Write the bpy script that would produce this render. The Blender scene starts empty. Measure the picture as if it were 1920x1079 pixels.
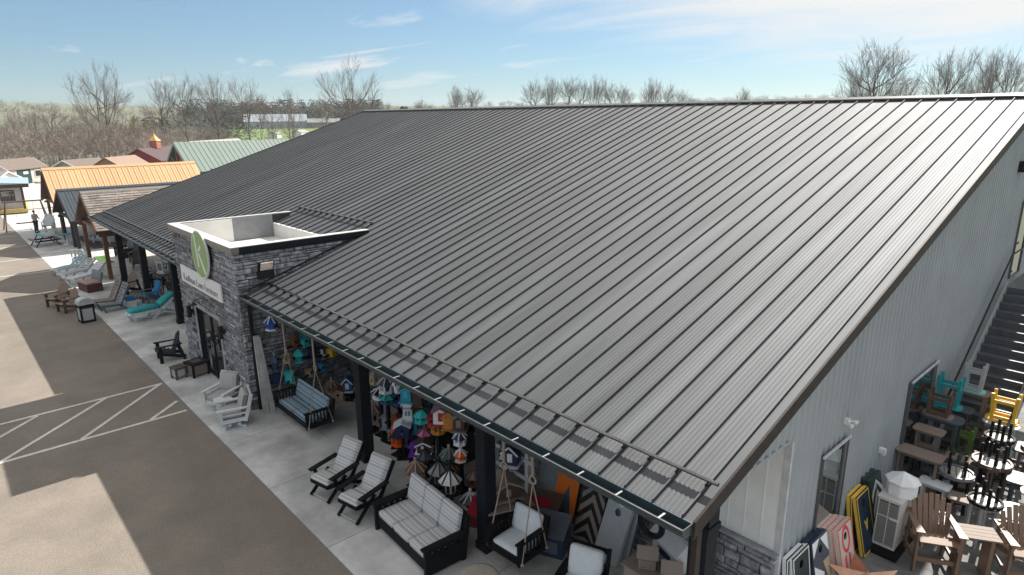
import bpy, bmesh, math, random
from mathutils import Vector, Matrix, Euler
random.seed(7)
SC = bpy.context.scene
COL = SC.collection
R = math.radians
PI = math.pi

# ---------------------------------------------------------------- camera, sky, sun, exposure
cam_d = bpy.data.cameras.new('camera')
cam = bpy.data.objects.new('camera', cam_d)
COL.objects.link(cam)
SC.camera = cam
cam_d.sensor_width = 36.0
cam_d.lens = 36.0 * 1199.456 / 1920.0
cam_d.clip_start = 0.1
cam_d.clip_end = 6000.0
CAM = Vector((-3.7945, 6.4182, 8.4965))
yw, pt, rl = -0.73900, 0.25879, -0.0059
Fv = Vector((math.cos(pt)*math.cos(yw), math.cos(pt)*math.sin(yw), -math.sin(pt)))
R0 = Fv.cross(Vector((0, 0, 1))).normalized()
U0 = R0.cross(Fv)
Rv = math.cos(rl)*R0 + math.sin(rl)*U0
Uv = -math.sin(rl)*R0 + math.cos(rl)*U0
cam.matrix_world = Matrix(((Rv.x, Uv.x, -Fv.x, CAM.x), (Rv.y, Uv.y, -Fv.y, CAM.y), (Rv.z, Uv.z, -Fv.z, CAM.z), (0, 0, 0, 1)))

SUN = Vector((0.128, -1.155, 1.0)).normalized()          # towards the sun
sun_el = math.asin(SUN.z)
sun_az = math.atan2(SUN.x, SUN.y)                        # clockwise from +Y
sd = bpy.data.lights.new('sun', 'SUN')
sd.energy = 4.6
sd.angle = R(0.53)
sd.color = (1.0, 0.945, 0.86)
sun = bpy.data.objects.new('sun', sd)
COL.objects.link(sun)
sun.rotation_euler = (-SUN).to_track_quat('-Z', 'Y').to_euler()

W = bpy.data.worlds.new('World')
SC.world = W
W.use_nodes = True
wn, wl = W.node_tree.nodes, W.node_tree.links
wn.clear()
w_out = wn.new('ShaderNodeOutputWorld')
w_bg = wn.new('ShaderNodeBackground')
w_sky = wn.new('ShaderNodeTexSky')
w_sky.sky_type = 'NISHITA'
w_sky.sun_disc = False
w_sky.sun_elevation = sun_el
w_sky.sun_rotation = sun_az
w_sky.altitude = 300.0
w_sky.air_density = 1.0
w_sky.dust_density = 0.6
w_sky.ozone_density = 1.6
w_bg.inputs['Strength'].default_value = 0.05
# thin cirrus: noise on the sky dome, stretched as on a high flat layer
w_tc = wn.new('ShaderNodeTexCoord')
w_sep = wn.new('ShaderNodeSeparateXYZ')
wl.new(w_tc.outputs['Generated'], w_sep.inputs[0])
def wmath(op, a, b=None, clamp=False):
    n = wn.new('ShaderNodeMath'); n.operation = op; n.use_clamp = clamp
    for i, v in enumerate((a, b)):
        if v is None: continue
        if isinstance(v, (int, float)): n.inputs[i].default_value = v
        else: wl.new(v, n.inputs[i])
    return n.outputs[0]
zc = wmath('MAXIMUM', wmath('ADD', w_sep.outputs['Z'], 0.06), 0.03)
cx_ = wmath('DIVIDE', w_sep.outputs['X'], zc)
cy_ = wmath('DIVIDE', w_sep.outputs['Y'], zc)
w_cmb = wn.new('ShaderNodeCombineXYZ')
wl.new(cx_, w_cmb.inputs[0]); wl.new(cy_, w_cmb.inputs[1])
w_map = wn.new('ShaderNodeMapping')
w_map.inputs['Rotation'].default_value = (0, 0, R(35))
w_map.inputs['Scale'].default_value = (0.55, 1.25, 1)
w_map.inputs['Location'].default_value = (3.3, 1.7, 0)
wl.new(w_cmb.outputs[0], w_map.inputs['Vector'])
w_n1 = wn.new('ShaderNodeTexNoise')
w_n1.inputs['Scale'].default_value = 0.62
w_n1.inputs['Detail'].default_value = 9
w_n1.inputs['Roughness'].default_value = 0.6
w_n1.inputs['Distortion'].default_value = 0.7
wl.new(w_map.outputs[0], w_n1.inputs['Vector'])
w_ramp = wn.new('ShaderNodeValToRGB')
w_ramp.color_ramp.elements[0].position = 0.575
w_ramp.color_ramp.elements[1].position = 0.70
wl.new(w_n1.outputs['Fac'], w_ramp.inputs[0])
# broad cloud sheet: more cover towards the sun side (azimuth of -Y / -X)
w_dot = wn.new('ShaderNodeVectorMath'); w_dot.operation = 'DOT_PRODUCT'
wl.new(w_tc.outputs['Generated'], w_dot.inputs[0])
w_dot.inputs[1].default_value = (0.1, -0.995, 0.0)
def wrange(v, a, b, c=0.0, d=1.0):
    n = wn.new('ShaderNodeMapRange'); n.interpolation_type = 'SMOOTHSTEP'
    for i, q in enumerate((a, b, c, d)): n.inputs[i+1].default_value = q
    wl.new(v, n.inputs[0]); return n.outputs[0]
w_n2 = wn.new('ShaderNodeTexNoise')
w_n2.inputs['Scale'].default_value = 0.55
w_n2.inputs['Detail'].default_value = 8
w_n2.inputs['Roughness'].default_value = 0.58
w_n2.inputs['Distortion'].default_value = 0.6
wl.new(w_map.outputs[0], w_n2.inputs['Vector'])
nz = wmath('SUBTRACT', w_n2.outputs['Fac'], 0.5)
s1 = wmath('ADD', wmath('ADD', w_sep.outputs['Z'], wmath('MULTIPLY', w_dot.outputs['Value'], 0.4)), wmath('MULTIPLY', nz, 0.22))
sheet1 = wrange(s1, 0.425, 0.54, 0, 0.95)
fill_sheet = wrange(wmath('ADD', w_sep.outputs['Z'], wmath('MULTIPLY', nz, 0.35)), 0.17, 0.40, 0, 0.92)  # cloud cover overhead, out of view, added as neutral fill for the shade
sheetn = wmath('MAXIMUM', sheet1, fill_sheet)
cl1 = wmath('MULTIPLY', w_ramp.outputs['Color'], 0.85)
cl = wmath('MAXIMUM', cl1, sheetn)
cl = wmath('MULTIPLY', cl, wrange(w_sep.outputs['Z'], 0.0, 0.10), True)
w_tint = wn.new('ShaderNodeMixRGB'); w_tint.blend_type = 'MULTIPLY'; w_tint.inputs[0].default_value = 1.0
w_tint.inputs['Color2'].default_value = (0.60, 0.82, 0.98, 1)
w_mix = wn.new('ShaderNodeMixRGB')
w_mix.inputs['Color2'].default_value = (8.6, 8.5, 8.3, 1)
wl.new(cl, w_mix.inputs['Fac'])
wl.new(w_sky.outputs[0], w_tint.inputs['Color1'])
w_pale = wn.new('ShaderNodeMixRGB'); w_pale.inputs[0].default_value = 0.22
w_pale.inputs['Color2'].default_value = (4.2, 6.0, 7.3, 1)
wl.new(w_tint.outputs[0], w_pale.inputs['Color1'])
wl.new(w_pale.outputs[0], w_mix.inputs['Color1'])
wl.new(w_mix.outputs[0], w_bg.inputs['Color'])
wl.new(w_bg.outputs[0], w_out.inputs[0])

SC.view_settings.view_transform = 'Standard'
SC.view_settings.look = 'None'
SC.view_settings.exposure = 1.07
SC.view_settings.gamma = 1.0
SC.view_settings.use_curve_mapping = False
SC.render.engine = 'CYCLES'
SC.cycles.max_bounces = 6
SC.cycles.use_denoising = True

# ---------------------------------------------------------------- helpers: objects
def tag(o, label=None, cat=None, group=None, kind=None):
    if label: o['label'] = label
    if cat: o['category'] = cat
    if group: o['group'] = group
    if kind: o['kind'] = kind
    return o

def thing(name, label, cat, loc=(0, 0, 0), rz=0.0, group=None):
    o = bpy.data.objects.new(name, None)
    COL.objects.link(o)
    o.empty_display_size = 0.2
    o.location = loc
    o.rotation_euler = (0, 0, rz)
    return tag(o, label, cat, group)

def kids(o):
    return list(o.children)

def copy_tree(o, parent=None):
    c = o.copy()
    COL.objects.link(c)
    if parent is not None:
        c.parent = parent
        c.matrix_parent_inverse = Matrix.Identity(4)
    for ch in kids(o):
        copy_tree(ch, c)
    return c

def dup(o, loc, rz, label, group=None):
    c = copy_tree(o)
    c.location = loc
    c.rotation_euler = (0, 0, rz)
    c['label'] = label
    if group: c['group'] = group
    return c

def inst(name, me, parent, loc=(0, 0, 0), rot=(0, 0, 0), scale=None):
    o = bpy.data.objects.new(name, me)
    COL.objects.link(o)
    o.parent = parent
    o.location = loc
    o.rotation_euler = rot
    if scale: o.scale = scale
    return o

class MB:
    def __init__(s):
        s.v = []; s.f = []; s.sm = []
    def add(s, vs, fs, smooth=False):
        b = len(s.v)
        s.v += [tuple(v) for v in vs]
        for f in fs:
            s.f.append(tuple(i + b for i in f)); s.sm.append(smooth)
        return s
    def hexa(s, p):
        return s.add(p, [(0, 3, 2, 1), (4, 5, 6, 7), (0, 1, 5, 4), (1, 2, 6, 5), (2, 3, 7, 6), (3, 0, 4, 7)])
    def box(s, x0, x1, y0, y1, z0, z1, M=None):
        p = [Vector(q) for q in ((x0, y0, z0), (x1, y0, z0), (x1, y1, z0), (x0, y1, z0), (x0, y0, z1), (x1, y0, z1), (x1, y1, z1), (x0, y1, z1))]
        if M is not None: p = [M @ q for q in p]
        return s.hexa(p)
    def cbox(s, c, d, M=None):
        return s.box(c[0]-d[0]/2, c[0]+d[0]/2, c[1]-d[1]/2, c[1]+d[1]/2, c[2]-d[2]/2, c[2]+d[2]/2, M)
    def beam(s, a, b, w, t, up=(0, 0, 1)):
        a, b, up = Vector(a), Vector(b), Vector(up)
        d = (b - a).normalized()
        r = d.cross(up)
        if r.length < 1e-4: r = d.cross(Vector((0, 1, 0)))
        r.normalize()
        u = r.cross(d)
        p = []
        for q in (a, b):
            p += [q - r*w/2 - u*t/2, q + r*w/2 - u*t/2, q + r*w/2 + u*t/2, q - r*w/2 + u*t/2]
        return s.add(p, [(0, 1, 2, 3), (7, 6, 5, 4), (0, 4, 5, 1), (1, 5, 6, 2), (2, 6, 7, 3), (3, 7, 4, 0)])
    def tube(s, pts, r, n=6, r2=None, caps=True, smooth=True):
        pts = [Vector(p) for p in pts]
        k = len(pts)
        vs = []; fs = []
        prev = None
        for i, p in enumerate(pts):
            d = (pts[min(i+1, k-1)] - pts[max(i-1, 0)])
            if d.length < 1e-9: d = Vector((0, 0, 1))
            d.normalize()
            if prev is None:
                a = d.cross(Vector((0, 0, 1)))
                if a.length < 1e-3: a = d.cross(Vector((0, 1, 0)))
            else:
                a = prev - d*prev.dot(d)
                if a.length < 1e-5: a = d.cross(Vector((0, 1, 0)))
            a.normalize(); prev = a
            b = d.cross(a)
            rr = r if r2 is None else r + (r2 - r)*i/max(1, k-1)
            for j in range(n):
                t = 2*PI*j/n
                vs.append(p + a*math.cos(t)*rr + b*math.sin(t)*rr)
        for i in range(k-1):
            for j in range(n):
                j2 = (j+1) % n
                fs.append((i*n+j, i*n+j2, (i+1)*n+j2, (i+1)*n+j))
        s.add(vs, fs, smooth)
        if caps:
            s.add(vs[:n], [tuple(range(n))[::-1]]); s.add(vs[-n:], [tuple(range(n))])
        return s
    def prism(s, poly, ax, a, b):
        """polygon extruded along axis ax ('x','y','z') from a to b"""
        def P(q, t):
            return {'x': (t, q[0], q[1]), 'y': (q[0], t, q[1]), 'z': (q[0], q[1], t)}[ax]
        n = len(poly)
        vs = [P(q, a) for q in poly] + [P(q, b) for q in poly]
        fs = [tuple(range(n)), tuple(range(2*n-1, n-1, -1))] + [(i, i+n, (i+1) % n + n, (i+1) % n) for i in range(n)]
        return s.add(vs, fs)
    def lathe(s, prof, n=12, c=(0, 0), smooth=True, rot=0.0):
        vs = []; fs = []
        for r, z in prof:
            for j in range(n):
                t = 2*PI*j/n + rot
                vs.append((c[0] + r*math.cos(t), c[1] + r*math.sin(t), z))
        k = len(prof)
        for i in range(k-1):
            for j in range(n):
                j2 = (j+1) % n
                fs.append((i*n+j, i*n+j2, (i+1)*n+j2, (i+1)*n+j))
        s.add(vs, fs, smooth)
        if prof[0][0] > 1e-4: s.add(vs[:n], [tuple(range(n))[::-1]])
        if prof[-1][0] > 1e-4: s.add(vs[-n:], [tuple(range(n))])
        return s
    def sheet(s, fn, nu, nv, smooth=True, th=None):
        vs = [fn(i/nu, j/nv) for j in range(nv+1) for i in range(nu+1)]
        fs = [(j*(nu+1)+i, j*(nu+1)+i+1, (j+1)*(nu+1)+i+1, (j+1)*(nu+1)+i) for j in range(nv) for i in range(nu)]
        return s.add(vs, fs, smooth)
    def xf(s, M):
        s.v = [tuple(M @ Vector(v)) for v in s.v]
        return s
    def mesh(s, name, mat=None, fix=True):
        me = bpy.data.meshes.new(name)
        me.from_pydata(s.v, [], s.f)
        me.polygons.foreach_set('use_smooth', s.sm)
        if fix and len(s.f) < 60000:
            bm = bmesh.new(); bm.from_mesh(me)
            bmesh.ops.recalc_face_normals(bm, faces=bm.faces)
            bm.to_mesh(me); bm.free()
        if mat: me.materials.append(mat)
        me.update()
        return me
    def build(s, name, mat, parent=None, loc=None, rz=None, fix=True):
        o = bpy.data.objects.new(name, s.mesh(name, mat, fix))
        COL.objects.link(o)
        if parent is not None: o.parent = parent
        if loc is not None: o.location = loc
        if rz is not None: o.rotation_euler = (0, 0, rz)
        return o

def cushion_mb(w, d, h, c=(0, 0, 0), M=None, r=0.05, puff=0.03, n=8):
    """pillow: rounded box, swelling in the middle of its two large faces (w along x, d along y, h along z)"""
    bm = bmesh.new()
    bmesh.ops.create_cube(bm, size=2.0)
    bmesh.ops.subdivide_edges(bm, edges=bm.edges[:], cuts=n-1, use_grid_fill=True)
    out = MB()
    idx = {}
    vs = []
    for i, v in enumerate(bm.verts):
        x, y, z = v.co
        P = Vector((x*w/2, y*d/2, z*h/2))
        rr = min(r, h*0.49)
        In = Vector((max(-w/2+rr, min(w/2-rr, P.x)), max(-d/2+rr, min(d/2-rr, P.y)), max(-h/2+rr, min(h/2-rr, P.z))))
        dd = P - In
        if dd.length > 1e-6: P = In + dd.normalized()*rr
        P.z += (1 if z > 0 else -1)*puff*(1-x*x)*(1-y*y)*(abs(z) > .5)
        P += Vector(c)
        if M is not None: P = M @ P
        idx[v] = i
        vs.append(P)
    fs = [tuple(idx[v] for v in f.verts) for f in bm.faces]
    bm.free()
    out.add(vs, fs, True)
    return out

# ---------------------------------------------------------------- helpers: materials
def L(r, g, b):
    f = lambda c: c/12.92 if c <= 0.04045 else ((c+0.055)/1.055)**2.4
    return (f(r/255), f(g/255), f(b/255))

MATS = {}
def mat(name, col, rough=0.55, metal=0.0, noise=0.12, scale=6.0, bump=0.0, bscale=None, spec=0.5, isl=0.0, objr=0.0, col2=None, stretch=None, world=False, dirt=0.0):
    if name in MATS: return MATS[name]
    m = bpy.data.materials.new(name)
    m.use_nodes = True
    n, l = m.node_tree.nodes, m.node_tree.links
    b = n['Principled BSDF']
    b.inputs['Roughness'].default_value = rough
    b.inputs['Metallic'].default_value = metal
    b.inputs['Specular IOR Level'].default_value = spec
    tc = n.new('ShaderNodeTexCoord')
    src = tc.outputs['Object']
    if world:
        g = n.new('ShaderNodeNewGeometry'); src = g.outputs['Position']
    if stretch:
        mp = n.new('ShaderNodeMapping'); mp.inputs['Scale'].default_value = stretch
        l.new(src, mp.inputs[0]); src = mp.outputs[0]
    tx = n.new('ShaderNodeTexNoise')
    tx.inputs['Scale'].default_value = scale
    tx.inputs['Detail'].default_value = 6
    l.new(src, tx.inputs['Vector'])
    mix = n.new('ShaderNodeMixRGB')
    c2 = col2 if col2 else tuple(c*(1-noise*1.6) for c in col)
    c1 = col if col2 else tuple(min(1, c*(1+noise*1.1)) for c in col)
    mix.inputs['Color1'].default_value = (*c1, 1)
    mix.inputs['Color2'].default_value = (*c2, 1)
    rp = n.new('ShaderNodeMapRange')
    rp.inputs['From Min'].default_value = 0.3; rp.inputs['From Max'].default_value = 0.7
    l.new(tx.outputs['Fac'], rp.inputs['Value'])
    l.new(rp.outputs[0], mix.inputs['Fac'])
    out = mix.outputs[0]
    for kind, amt in (('isl', isl), ('obj', objr)):
        if not amt: continue
        if kind == 'isl':
            g = n.new('ShaderNodeNewGeometry'); rnd = g.outputs['Random Per Island']
        else:
            g = n.new('ShaderNodeObjectInfo'); rnd = g.outputs['Random']
        hs = n.new('ShaderNodeHueSaturation')
        mr = n.new('ShaderNodeMapRange')
        mr.inputs['To Min'].default_value = 1-amt; mr.inputs['To Max'].default_value = 1+amt
        l.new(rnd, mr.inputs['Value']); l.new(mr.outputs[0], hs.inputs['Value'])
        l.new(out, hs.inputs['Color']); out = hs.outputs[0]
    if dirt:
        tx3 = n.new('ShaderNodeTexNoise'); tx3.inputs['Scale'].default_value = 0.9; tx3.inputs['Detail'].default_value = 8
        tx3.inputs['Roughness'].default_value = 0.65
        l.new(src, tx3.inputs['Vector'])
        mr = n.new('ShaderNodeMapRange'); mr.inputs['From Min'].default_value = 0.35; mr.inputs['From Max'].default_value = 0.7
        mr.inputs['To Min'].default_value = 1-dirt; mr.inputs['To Max'].default_value = 1+dirt*0.4
        l.new(tx3.outputs['Fac'], mr.inputs['Value'])
        hs = n.new('ShaderNodeHueSaturation')
        l.new(mr.outputs[0], hs.inputs['Value']); l.new(out, hs.inputs['Color']); out = hs.outputs[0]
    l.new(out, b.inputs['Base Color'])
    if bump:
        tx2 = n.new('ShaderNodeTexNoise')
        tx2.inputs['Scale'].default_value = bscale or scale*6
        tx2.inputs['Detail'].default_value = 4
        l.new(src, tx2.inputs['Vector'])
        bp = n.new('ShaderNodeBump')
        bp.inputs['Strength'].default_value = bump
        bp.inputs['Distance'].default_value = 0.01
        l.new(tx2.outputs['Fac'], bp.inputs['Height'])
        l.new(bp.outputs[0], b.inputs['Normal'])
    MATS[name] = m
    return m

def stripe_mat(name, vec, freq, stops, rough=0.85):
    """woven fabric: bands repeat along the object direction vec; stops = [(pos, (r,g,b)), ...]"""
    if name in MATS: return MATS[name]
    m = bpy.data.materials.new(name); m.use_nodes = True
    n, l = m.node_tree.nodes, m.node_tree.links
    b = n['Principled BSDF']; b.inputs['Roughness'].default_value = rough
    b.inputs['Specular IOR Level'].default_value = 0.2
    tc = n.new('ShaderNodeTexCoord')
    d = n.new('ShaderNodeVectorMath'); d.operation = 'DOT_PRODUCT'
    d.inputs[1].default_value = Vector(vec)*freq
    l.new(tc.outputs['Object'], d.inputs[0])
    fr = n.new('ShaderNodeMath'); fr.operation = 'FRACT'
    ad = n.new('ShaderNodeMath'); ad.operation = 'ADD'; ad.inputs[1].default_value = 50.13
    l.new(d.outputs['Value'], ad.inputs[0]); l.new(ad.outputs[0], fr.inputs[0])
    cr = n.new('ShaderNodeValToRGB')
    cr.color_ramp.interpolation = 'CONSTANT'
    e = cr.color_ramp.elements
    while len(e) > 1: e.remove(e[-1])
    e[0].position = stops[0][0]; e[0].color = (*stops[0][1], 1)
    for p, c in stops[1:]:
        q = e.new(p); q.color = (*c, 1)
    l.new(fr.outputs[0], cr.inputs[0])
    tx = n.new('ShaderNodeTexNoise'); tx.inputs['Scale'].default_value = 130; tx.inputs['Detail'].default_value = 3
    l.new(tc.outputs['Object'], tx.inputs['Vector'])
    mx = n.new('ShaderNodeMixRGB'); mx.blend_type = 'OVERLAY'; mx.inputs[0].default_value = 0.25
    l.new(cr.outputs[0], mx.inputs[1]); l.new(tx.outputs['Fac'], mx.inputs[2])
    l.new(mx.outputs[0], b.inputs['Base Color'])
    bp = n.new('ShaderNodeBump'); bp.inputs['Strength'].default_value = 0.15; bp.inputs['Distance'].default_value = 0.004
    tx2 = n.new('ShaderNodeTexNoise'); tx2.inputs['Scale'].default_value = 14
    l.new(tc.outputs['Object'], tx2.inputs['Vector'])
    l.new(tx2.outputs['Fac'], bp.inputs['Height']); l.new(bp.outputs[0], b.inputs['Normal'])
    MATS[name] = m
    return m

def glass_mat(name, col=(0.01, 0.012, 0.014), mirror=0.35):
    if name in MATS: return MATS[name]
    m = bpy.data.materials.new(name); m.use_nodes = True
    n, l = m.node_tree.nodes, m.node_tree.links
    b = n['Principled BSDF']
    b.inputs['Base Color'].default_value = (*col, 1); b.inputs['Roughness'].default_value = 0.03
    b.inputs['Specular IOR Level'].default_value = 0.8
    gl = n.new('ShaderNodeBsdfGlossy'); gl.inputs['Roughness'].default_value = 0.02
    gl.inputs['Color'].default_value = (0.72, 0.78, 0.8, 1)
    ms = n.new('ShaderNodeMixShader'); ms.inputs[0].default_value = mirror
    l.new(b.outputs[0], ms.inputs[1]); l.new(gl.outputs[0], ms.inputs[2])
    l.new(ms.outputs[0], n['Material Output'].inputs[0])
    MATS[name] = m
    return m

def text_mb(txt, size, depth=0.01, bold=0.0, shear=0.0):
    cu = bpy.data.curves.new('lettering', 'FONT')
    cu.body = txt; cu.size = size; cu.extrude = depth; cu.offset = bold; cu.shear = shear
    cu.align_x = 'CENTER'; cu.align_y = 'CENTER'; cu.resolution_u = 3
    o = bpy.data.objects.new('lettering', cu)
    COL.objects.link(o)
    dg = bpy.context.evaluated_depsgraph_get()
    me = bpy.data.meshes.new_from_object(o.evaluated_get(dg))
    m = MB()
    m.add([v.co.copy() for v in me.vertices], [tuple(p.vertices) for p in me.polygons])
    bpy.data.objects.remove(o); bpy.data.curves.remove(cu); bpy.data.meshes.remove(me)
    return m

# poly lumber and other shared materials
P_WHITE = mat('white_poly_lumber', (0.62, 0.65, 0.67), 0.5, noise=.04)
P_BLACK = mat('black_poly_lumber', (0.007, 0.0075, 0.009), 0.65, noise=.2, spec=.15)
P_NAVYB = mat('blue_black_paint', (0.008, 0.011, 0.016), 0.6, noise=.1, spec=.15)
P_BROWN = mat('brown_poly_lumber', (0.10, 0.062, 0.045), 0.5, noise=.2, scale=30, stretch=(1, 8, 8))
P_TAN = mat('weathered_wood_poly_lumber', (0.215, 0.168, 0.14), 0.6, spec=.2, noise=.15, scale=24, stretch=(1, 6, 6))
P_CEDAR = mat('cedar_poly_lumber', (0.215, 0.13, 0.085), 0.5, noise=.16, scale=24, stretch=(6, 6, 1))
P_GREY = mat('grey_poly_lumber', (0.14, 0.155, 0.17), 0.5, noise=.08)
P_LGREY = mat('light_grey_poly_lumber', (0.38, 0.40, 0.41), 0.5, noise=.06)
P_DGREY = mat('dark_grey_poly_lumber', (0.05, 0.056, 0.062), 0.5, noise=.1)
P_TEAL = mat('teal_poly_lumber', (0.02, 0.30, 0.34), 0.45, noise=.05)
P_AQUA = mat('aqua_poly_lumber', (0.20, 0.56, 0.54), 0.45, noise=.05)
P_YELLOW = mat('yellow_poly_lumber', (0.72, 0.44, 0.03), 0.45, noise=.05)
P_GREEN = mat('lime_poly_lumber', (0.10, 0.20, 0.03), 0.45, noise=.05)
P_RED = mat('red_poly_lumber', (0.45, 0.03, 0.05), 0.45, noise=.05)
STEEL = mat('galvanised_steel', (0.55, 0.56, 0.57), 0.3, 0.9, noise=.05)
BLACKMETAL = mat('black_metal', (0.010, 0.011, 0.014), 0.5, 0.0, noise=.08, spec=.25)
# ---------------------------------------------------------------- the ground
def hsh(x, y):
    return (math.sin(x*0.011+1.3)*math.cos(y*0.013-0.4) + 0.5*math.sin(x*0.027-y*0.021))
def terrain_z(x, y):
    d = math.hypot(x-CAM.x, y-CAM.y)
    t = max(0.0, min(1.0, (d-190)/760))
    s = t*t*(3-2*t)
    a = math.degrees(math.atan2(y-CAM.y, x-CAM.x))
    hgt = 23 + 2*math.sin(a*0.16) + 7*math.exp(-((a+3)/9)**2)
    return -0.08 + s*hgt + s*1.6*hsh(x, y)
g = MB()
radii = [0, 25, 60, 100, 140, 180, 215, 250, 290, 340, 390, 450, 520, 600, 700, 800, 900, 1000, 1200, 1500, 2000, 2800, 4000]
NA = 144
vs = [(CAM.x, CAM.y, -0.08)]
for r in radii[1:]:
    for k in range(NA):
        a = 2*PI*k/NA
        x, y = CAM.x+r*math.cos(a), CAM.y+r*math.sin(a)
        z = terrain_z(x, y)
        if r > 1000: z -= (r-1000)*0.03
        vs.append((x, y, z))
fs = [(0, 1+k, 1+(k+1) % NA) for k in range(NA)]
for i in range(len(radii)-2):
    for k in range(NA):
        k2 = (k+1) % NA
        fs.append((1+i*NA+k, 1+(i+1)*NA+k, 1+(i+1)*NA+k2, 1+i*NA+k2))
g.add(vs, fs, True)
M_FIELD = mat('meadow', (0.105, 0.135, 0.065), 0.95, noise=.3, scale=0.012, world=True, col2=(0.135, 0.125, 0.095), bump=.5, bscale=.8)
tag(g.build('ground', M_FIELD), kind='structure')

M_ASPH = mat('asphalt', (0.212, 0.182, 0.153), 0.9, noise=.08, scale=0.35, world=True, bump=.6, bscale=45, dirt=.17)
nn, ll = M_ASPH.node_tree.nodes, M_ASPH.node_tree.links
bsdf = nn['Principled BSDF']
spk = nn.new('ShaderNodeTexNoise'); spk.inputs['Scale'].default_value = 38; spk.inputs['Detail'].default_value = 5
gp = nn.new('ShaderNodeNewGeometry'); ll.new(gp.outputs['Position'], spk.inputs['Vector'])
mr = nn.new('ShaderNodeMapRange'); mr.inputs['From Min'].default_value = .38; mr.inputs['From Max'].default_value = .68
mr.inputs['To Min'].default_value = .84; mr.inputs['To Max'].default_value = 1.17
ll.new(spk.outputs['Fac'], mr.inputs['Value'])
hs = nn.new('ShaderNodeHueSaturation')
ll.new(bsdf.inputs['Base Color'].links[0].from_socket, hs.inputs['Color']); ll.new(mr.outputs[0], hs.inputs['Value'])
ll.new(hs.outputs[0], bsdf.inputs['Base Color'])
a = MB(); a.box(-60, 125, 1.615, 60, -0.05, -0.006)
tag(a.build('parking_lot', M_ASPH), kind='structure')

M_PAINT = mat('road_paint_and_sun_slit', (0.62, 0.61, 0.58), 0.8, noise=.12, scale=9, world=True, dirt=.22)
def stripe(p, q, w=0.115, z=0.0):
    p, q = Vector((*p, z)), Vector((*q, z))
    d = (q-p).normalized(); n = Vector((-d.y, d.x, 0))*w/2
    o = MB().add([p-n, q-n, q+n, p+n, p-n+Vector((0, 0, -.003)), q-n+Vector((0, 0, -.003)), q+n+Vector((0, 0, -.003)), p+n+Vector((0, 0, -.003))],
                 [(0, 1, 2, 3), (4, 7, 6, 5), (0, 4, 5, 1), (1, 5, 6, 2), (2, 6, 7, 3), (3, 7, 4, 0)]).build('road_line_or_sun_slit', M_PAINT)
    return tag(o, kind='structure')
stripe((18.77, 1.70), (18.72, 8.2))
stripe((16.02, 1.73), (16.0, 8.2))
stripe((18.75, 1.76), (16.06, 4.42), z=0.004)
stripe((18.70, 3.35), (16.06, 6.2), z=0.004)
stripe((18.66, 5.12), (16.06, 7.9), z=0.004)
stripe((16.93, 1.74), (16.06, 2.70), z=0.004)
stripe((46.7, 1.7), (46.5, 6.6)); stripe((41.4, 1.7), (41.8, 6.6))  # first one is a slit of sunlight, painted on as a white stripe
stripe((52.2, 1.8), (52.0, 6.6)); stripe((57.6, 1.8), (57.6, 6.6))

# pavement: concrete slabs, each a piece, joints left open between them
M_CONC = mat('concrete_slab', (0.57, 0.575, 0.56), 0.85, noise=.16, scale=0.7, world=True, bump=.25, bscale=26, dirt=.36, objr=.07)
M_JOINT = mat('joint_filler', (0.12, 0.12, 0.12), 0.95)
sw = thing('sidewalk', None, None); tag(sw, kind='structure')
MB().box(-8, 76, -3.0, 1.60, -0.06, -0.012).build('slab_bed', M_JOINT, sw)
xs = [-7.6]
while xs[-1] < 75: xs.append(xs[-1] + 2.95)
for i in range(len(xs)-1):
    for (y0, y1) in ((-0.59, 1.612), (-2.97, -0.605)):
        if y0 < -2 and 14.6 < xs[i]+1.5 < 20.6: pass
        MB().box(xs[i]+.008, xs[i+1]-.008, y0, y1, -0.05, 0.0).build('slab', M_CONC, sw)
# side yard: darker flatwork by the gable wall and white concrete apron beyond the far end
M_YARD = mat('grey_flatwork', (0.20, 0.20, 0.20), 0.85, noise=.25, scale=1.4, world=True, bump=.3, bscale=20, dirt=.3, stretch=(1, 2.2, 1))
yd = thing('side_yard', None, None); tag(yd, kind='structure')
MB().box(-14, 0.02, -36, -3.0, -0.06, -0.012).build('slab_bed', M_JOINT, yd)
for i in range(6):
    for j in range(12):
        MB().box(-13.9+i*2.32, -13.9+(i+1)*2.32-.012, -3.005-(j+1)*2.7+.012, -3.005-j*2.7, -0.05, -0.002).build('slab', M_YARD, yd)
M_APRON = mat('pale_concrete', (0.52, 0.51, 0.49), 0.85, noise=.1, scale=0.5, world=True, dirt=.14)
tag(MB().box(36.6, 135, -60, -3.0, -0.06, -0.004).build('concrete_apron', M_APRON), kind='structure')
M_GRAVEL = mat('pale_gravel', (0.45, 0.43, 0.40), 0.95, noise=.2, scale=2.5, world=True, bump=.8, bscale=30)
tag(MB().box(76, 140, -3.0, 1.6, -0.06, -0.003).build('gravel_path', M_GRAVEL), kind='structure')

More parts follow.
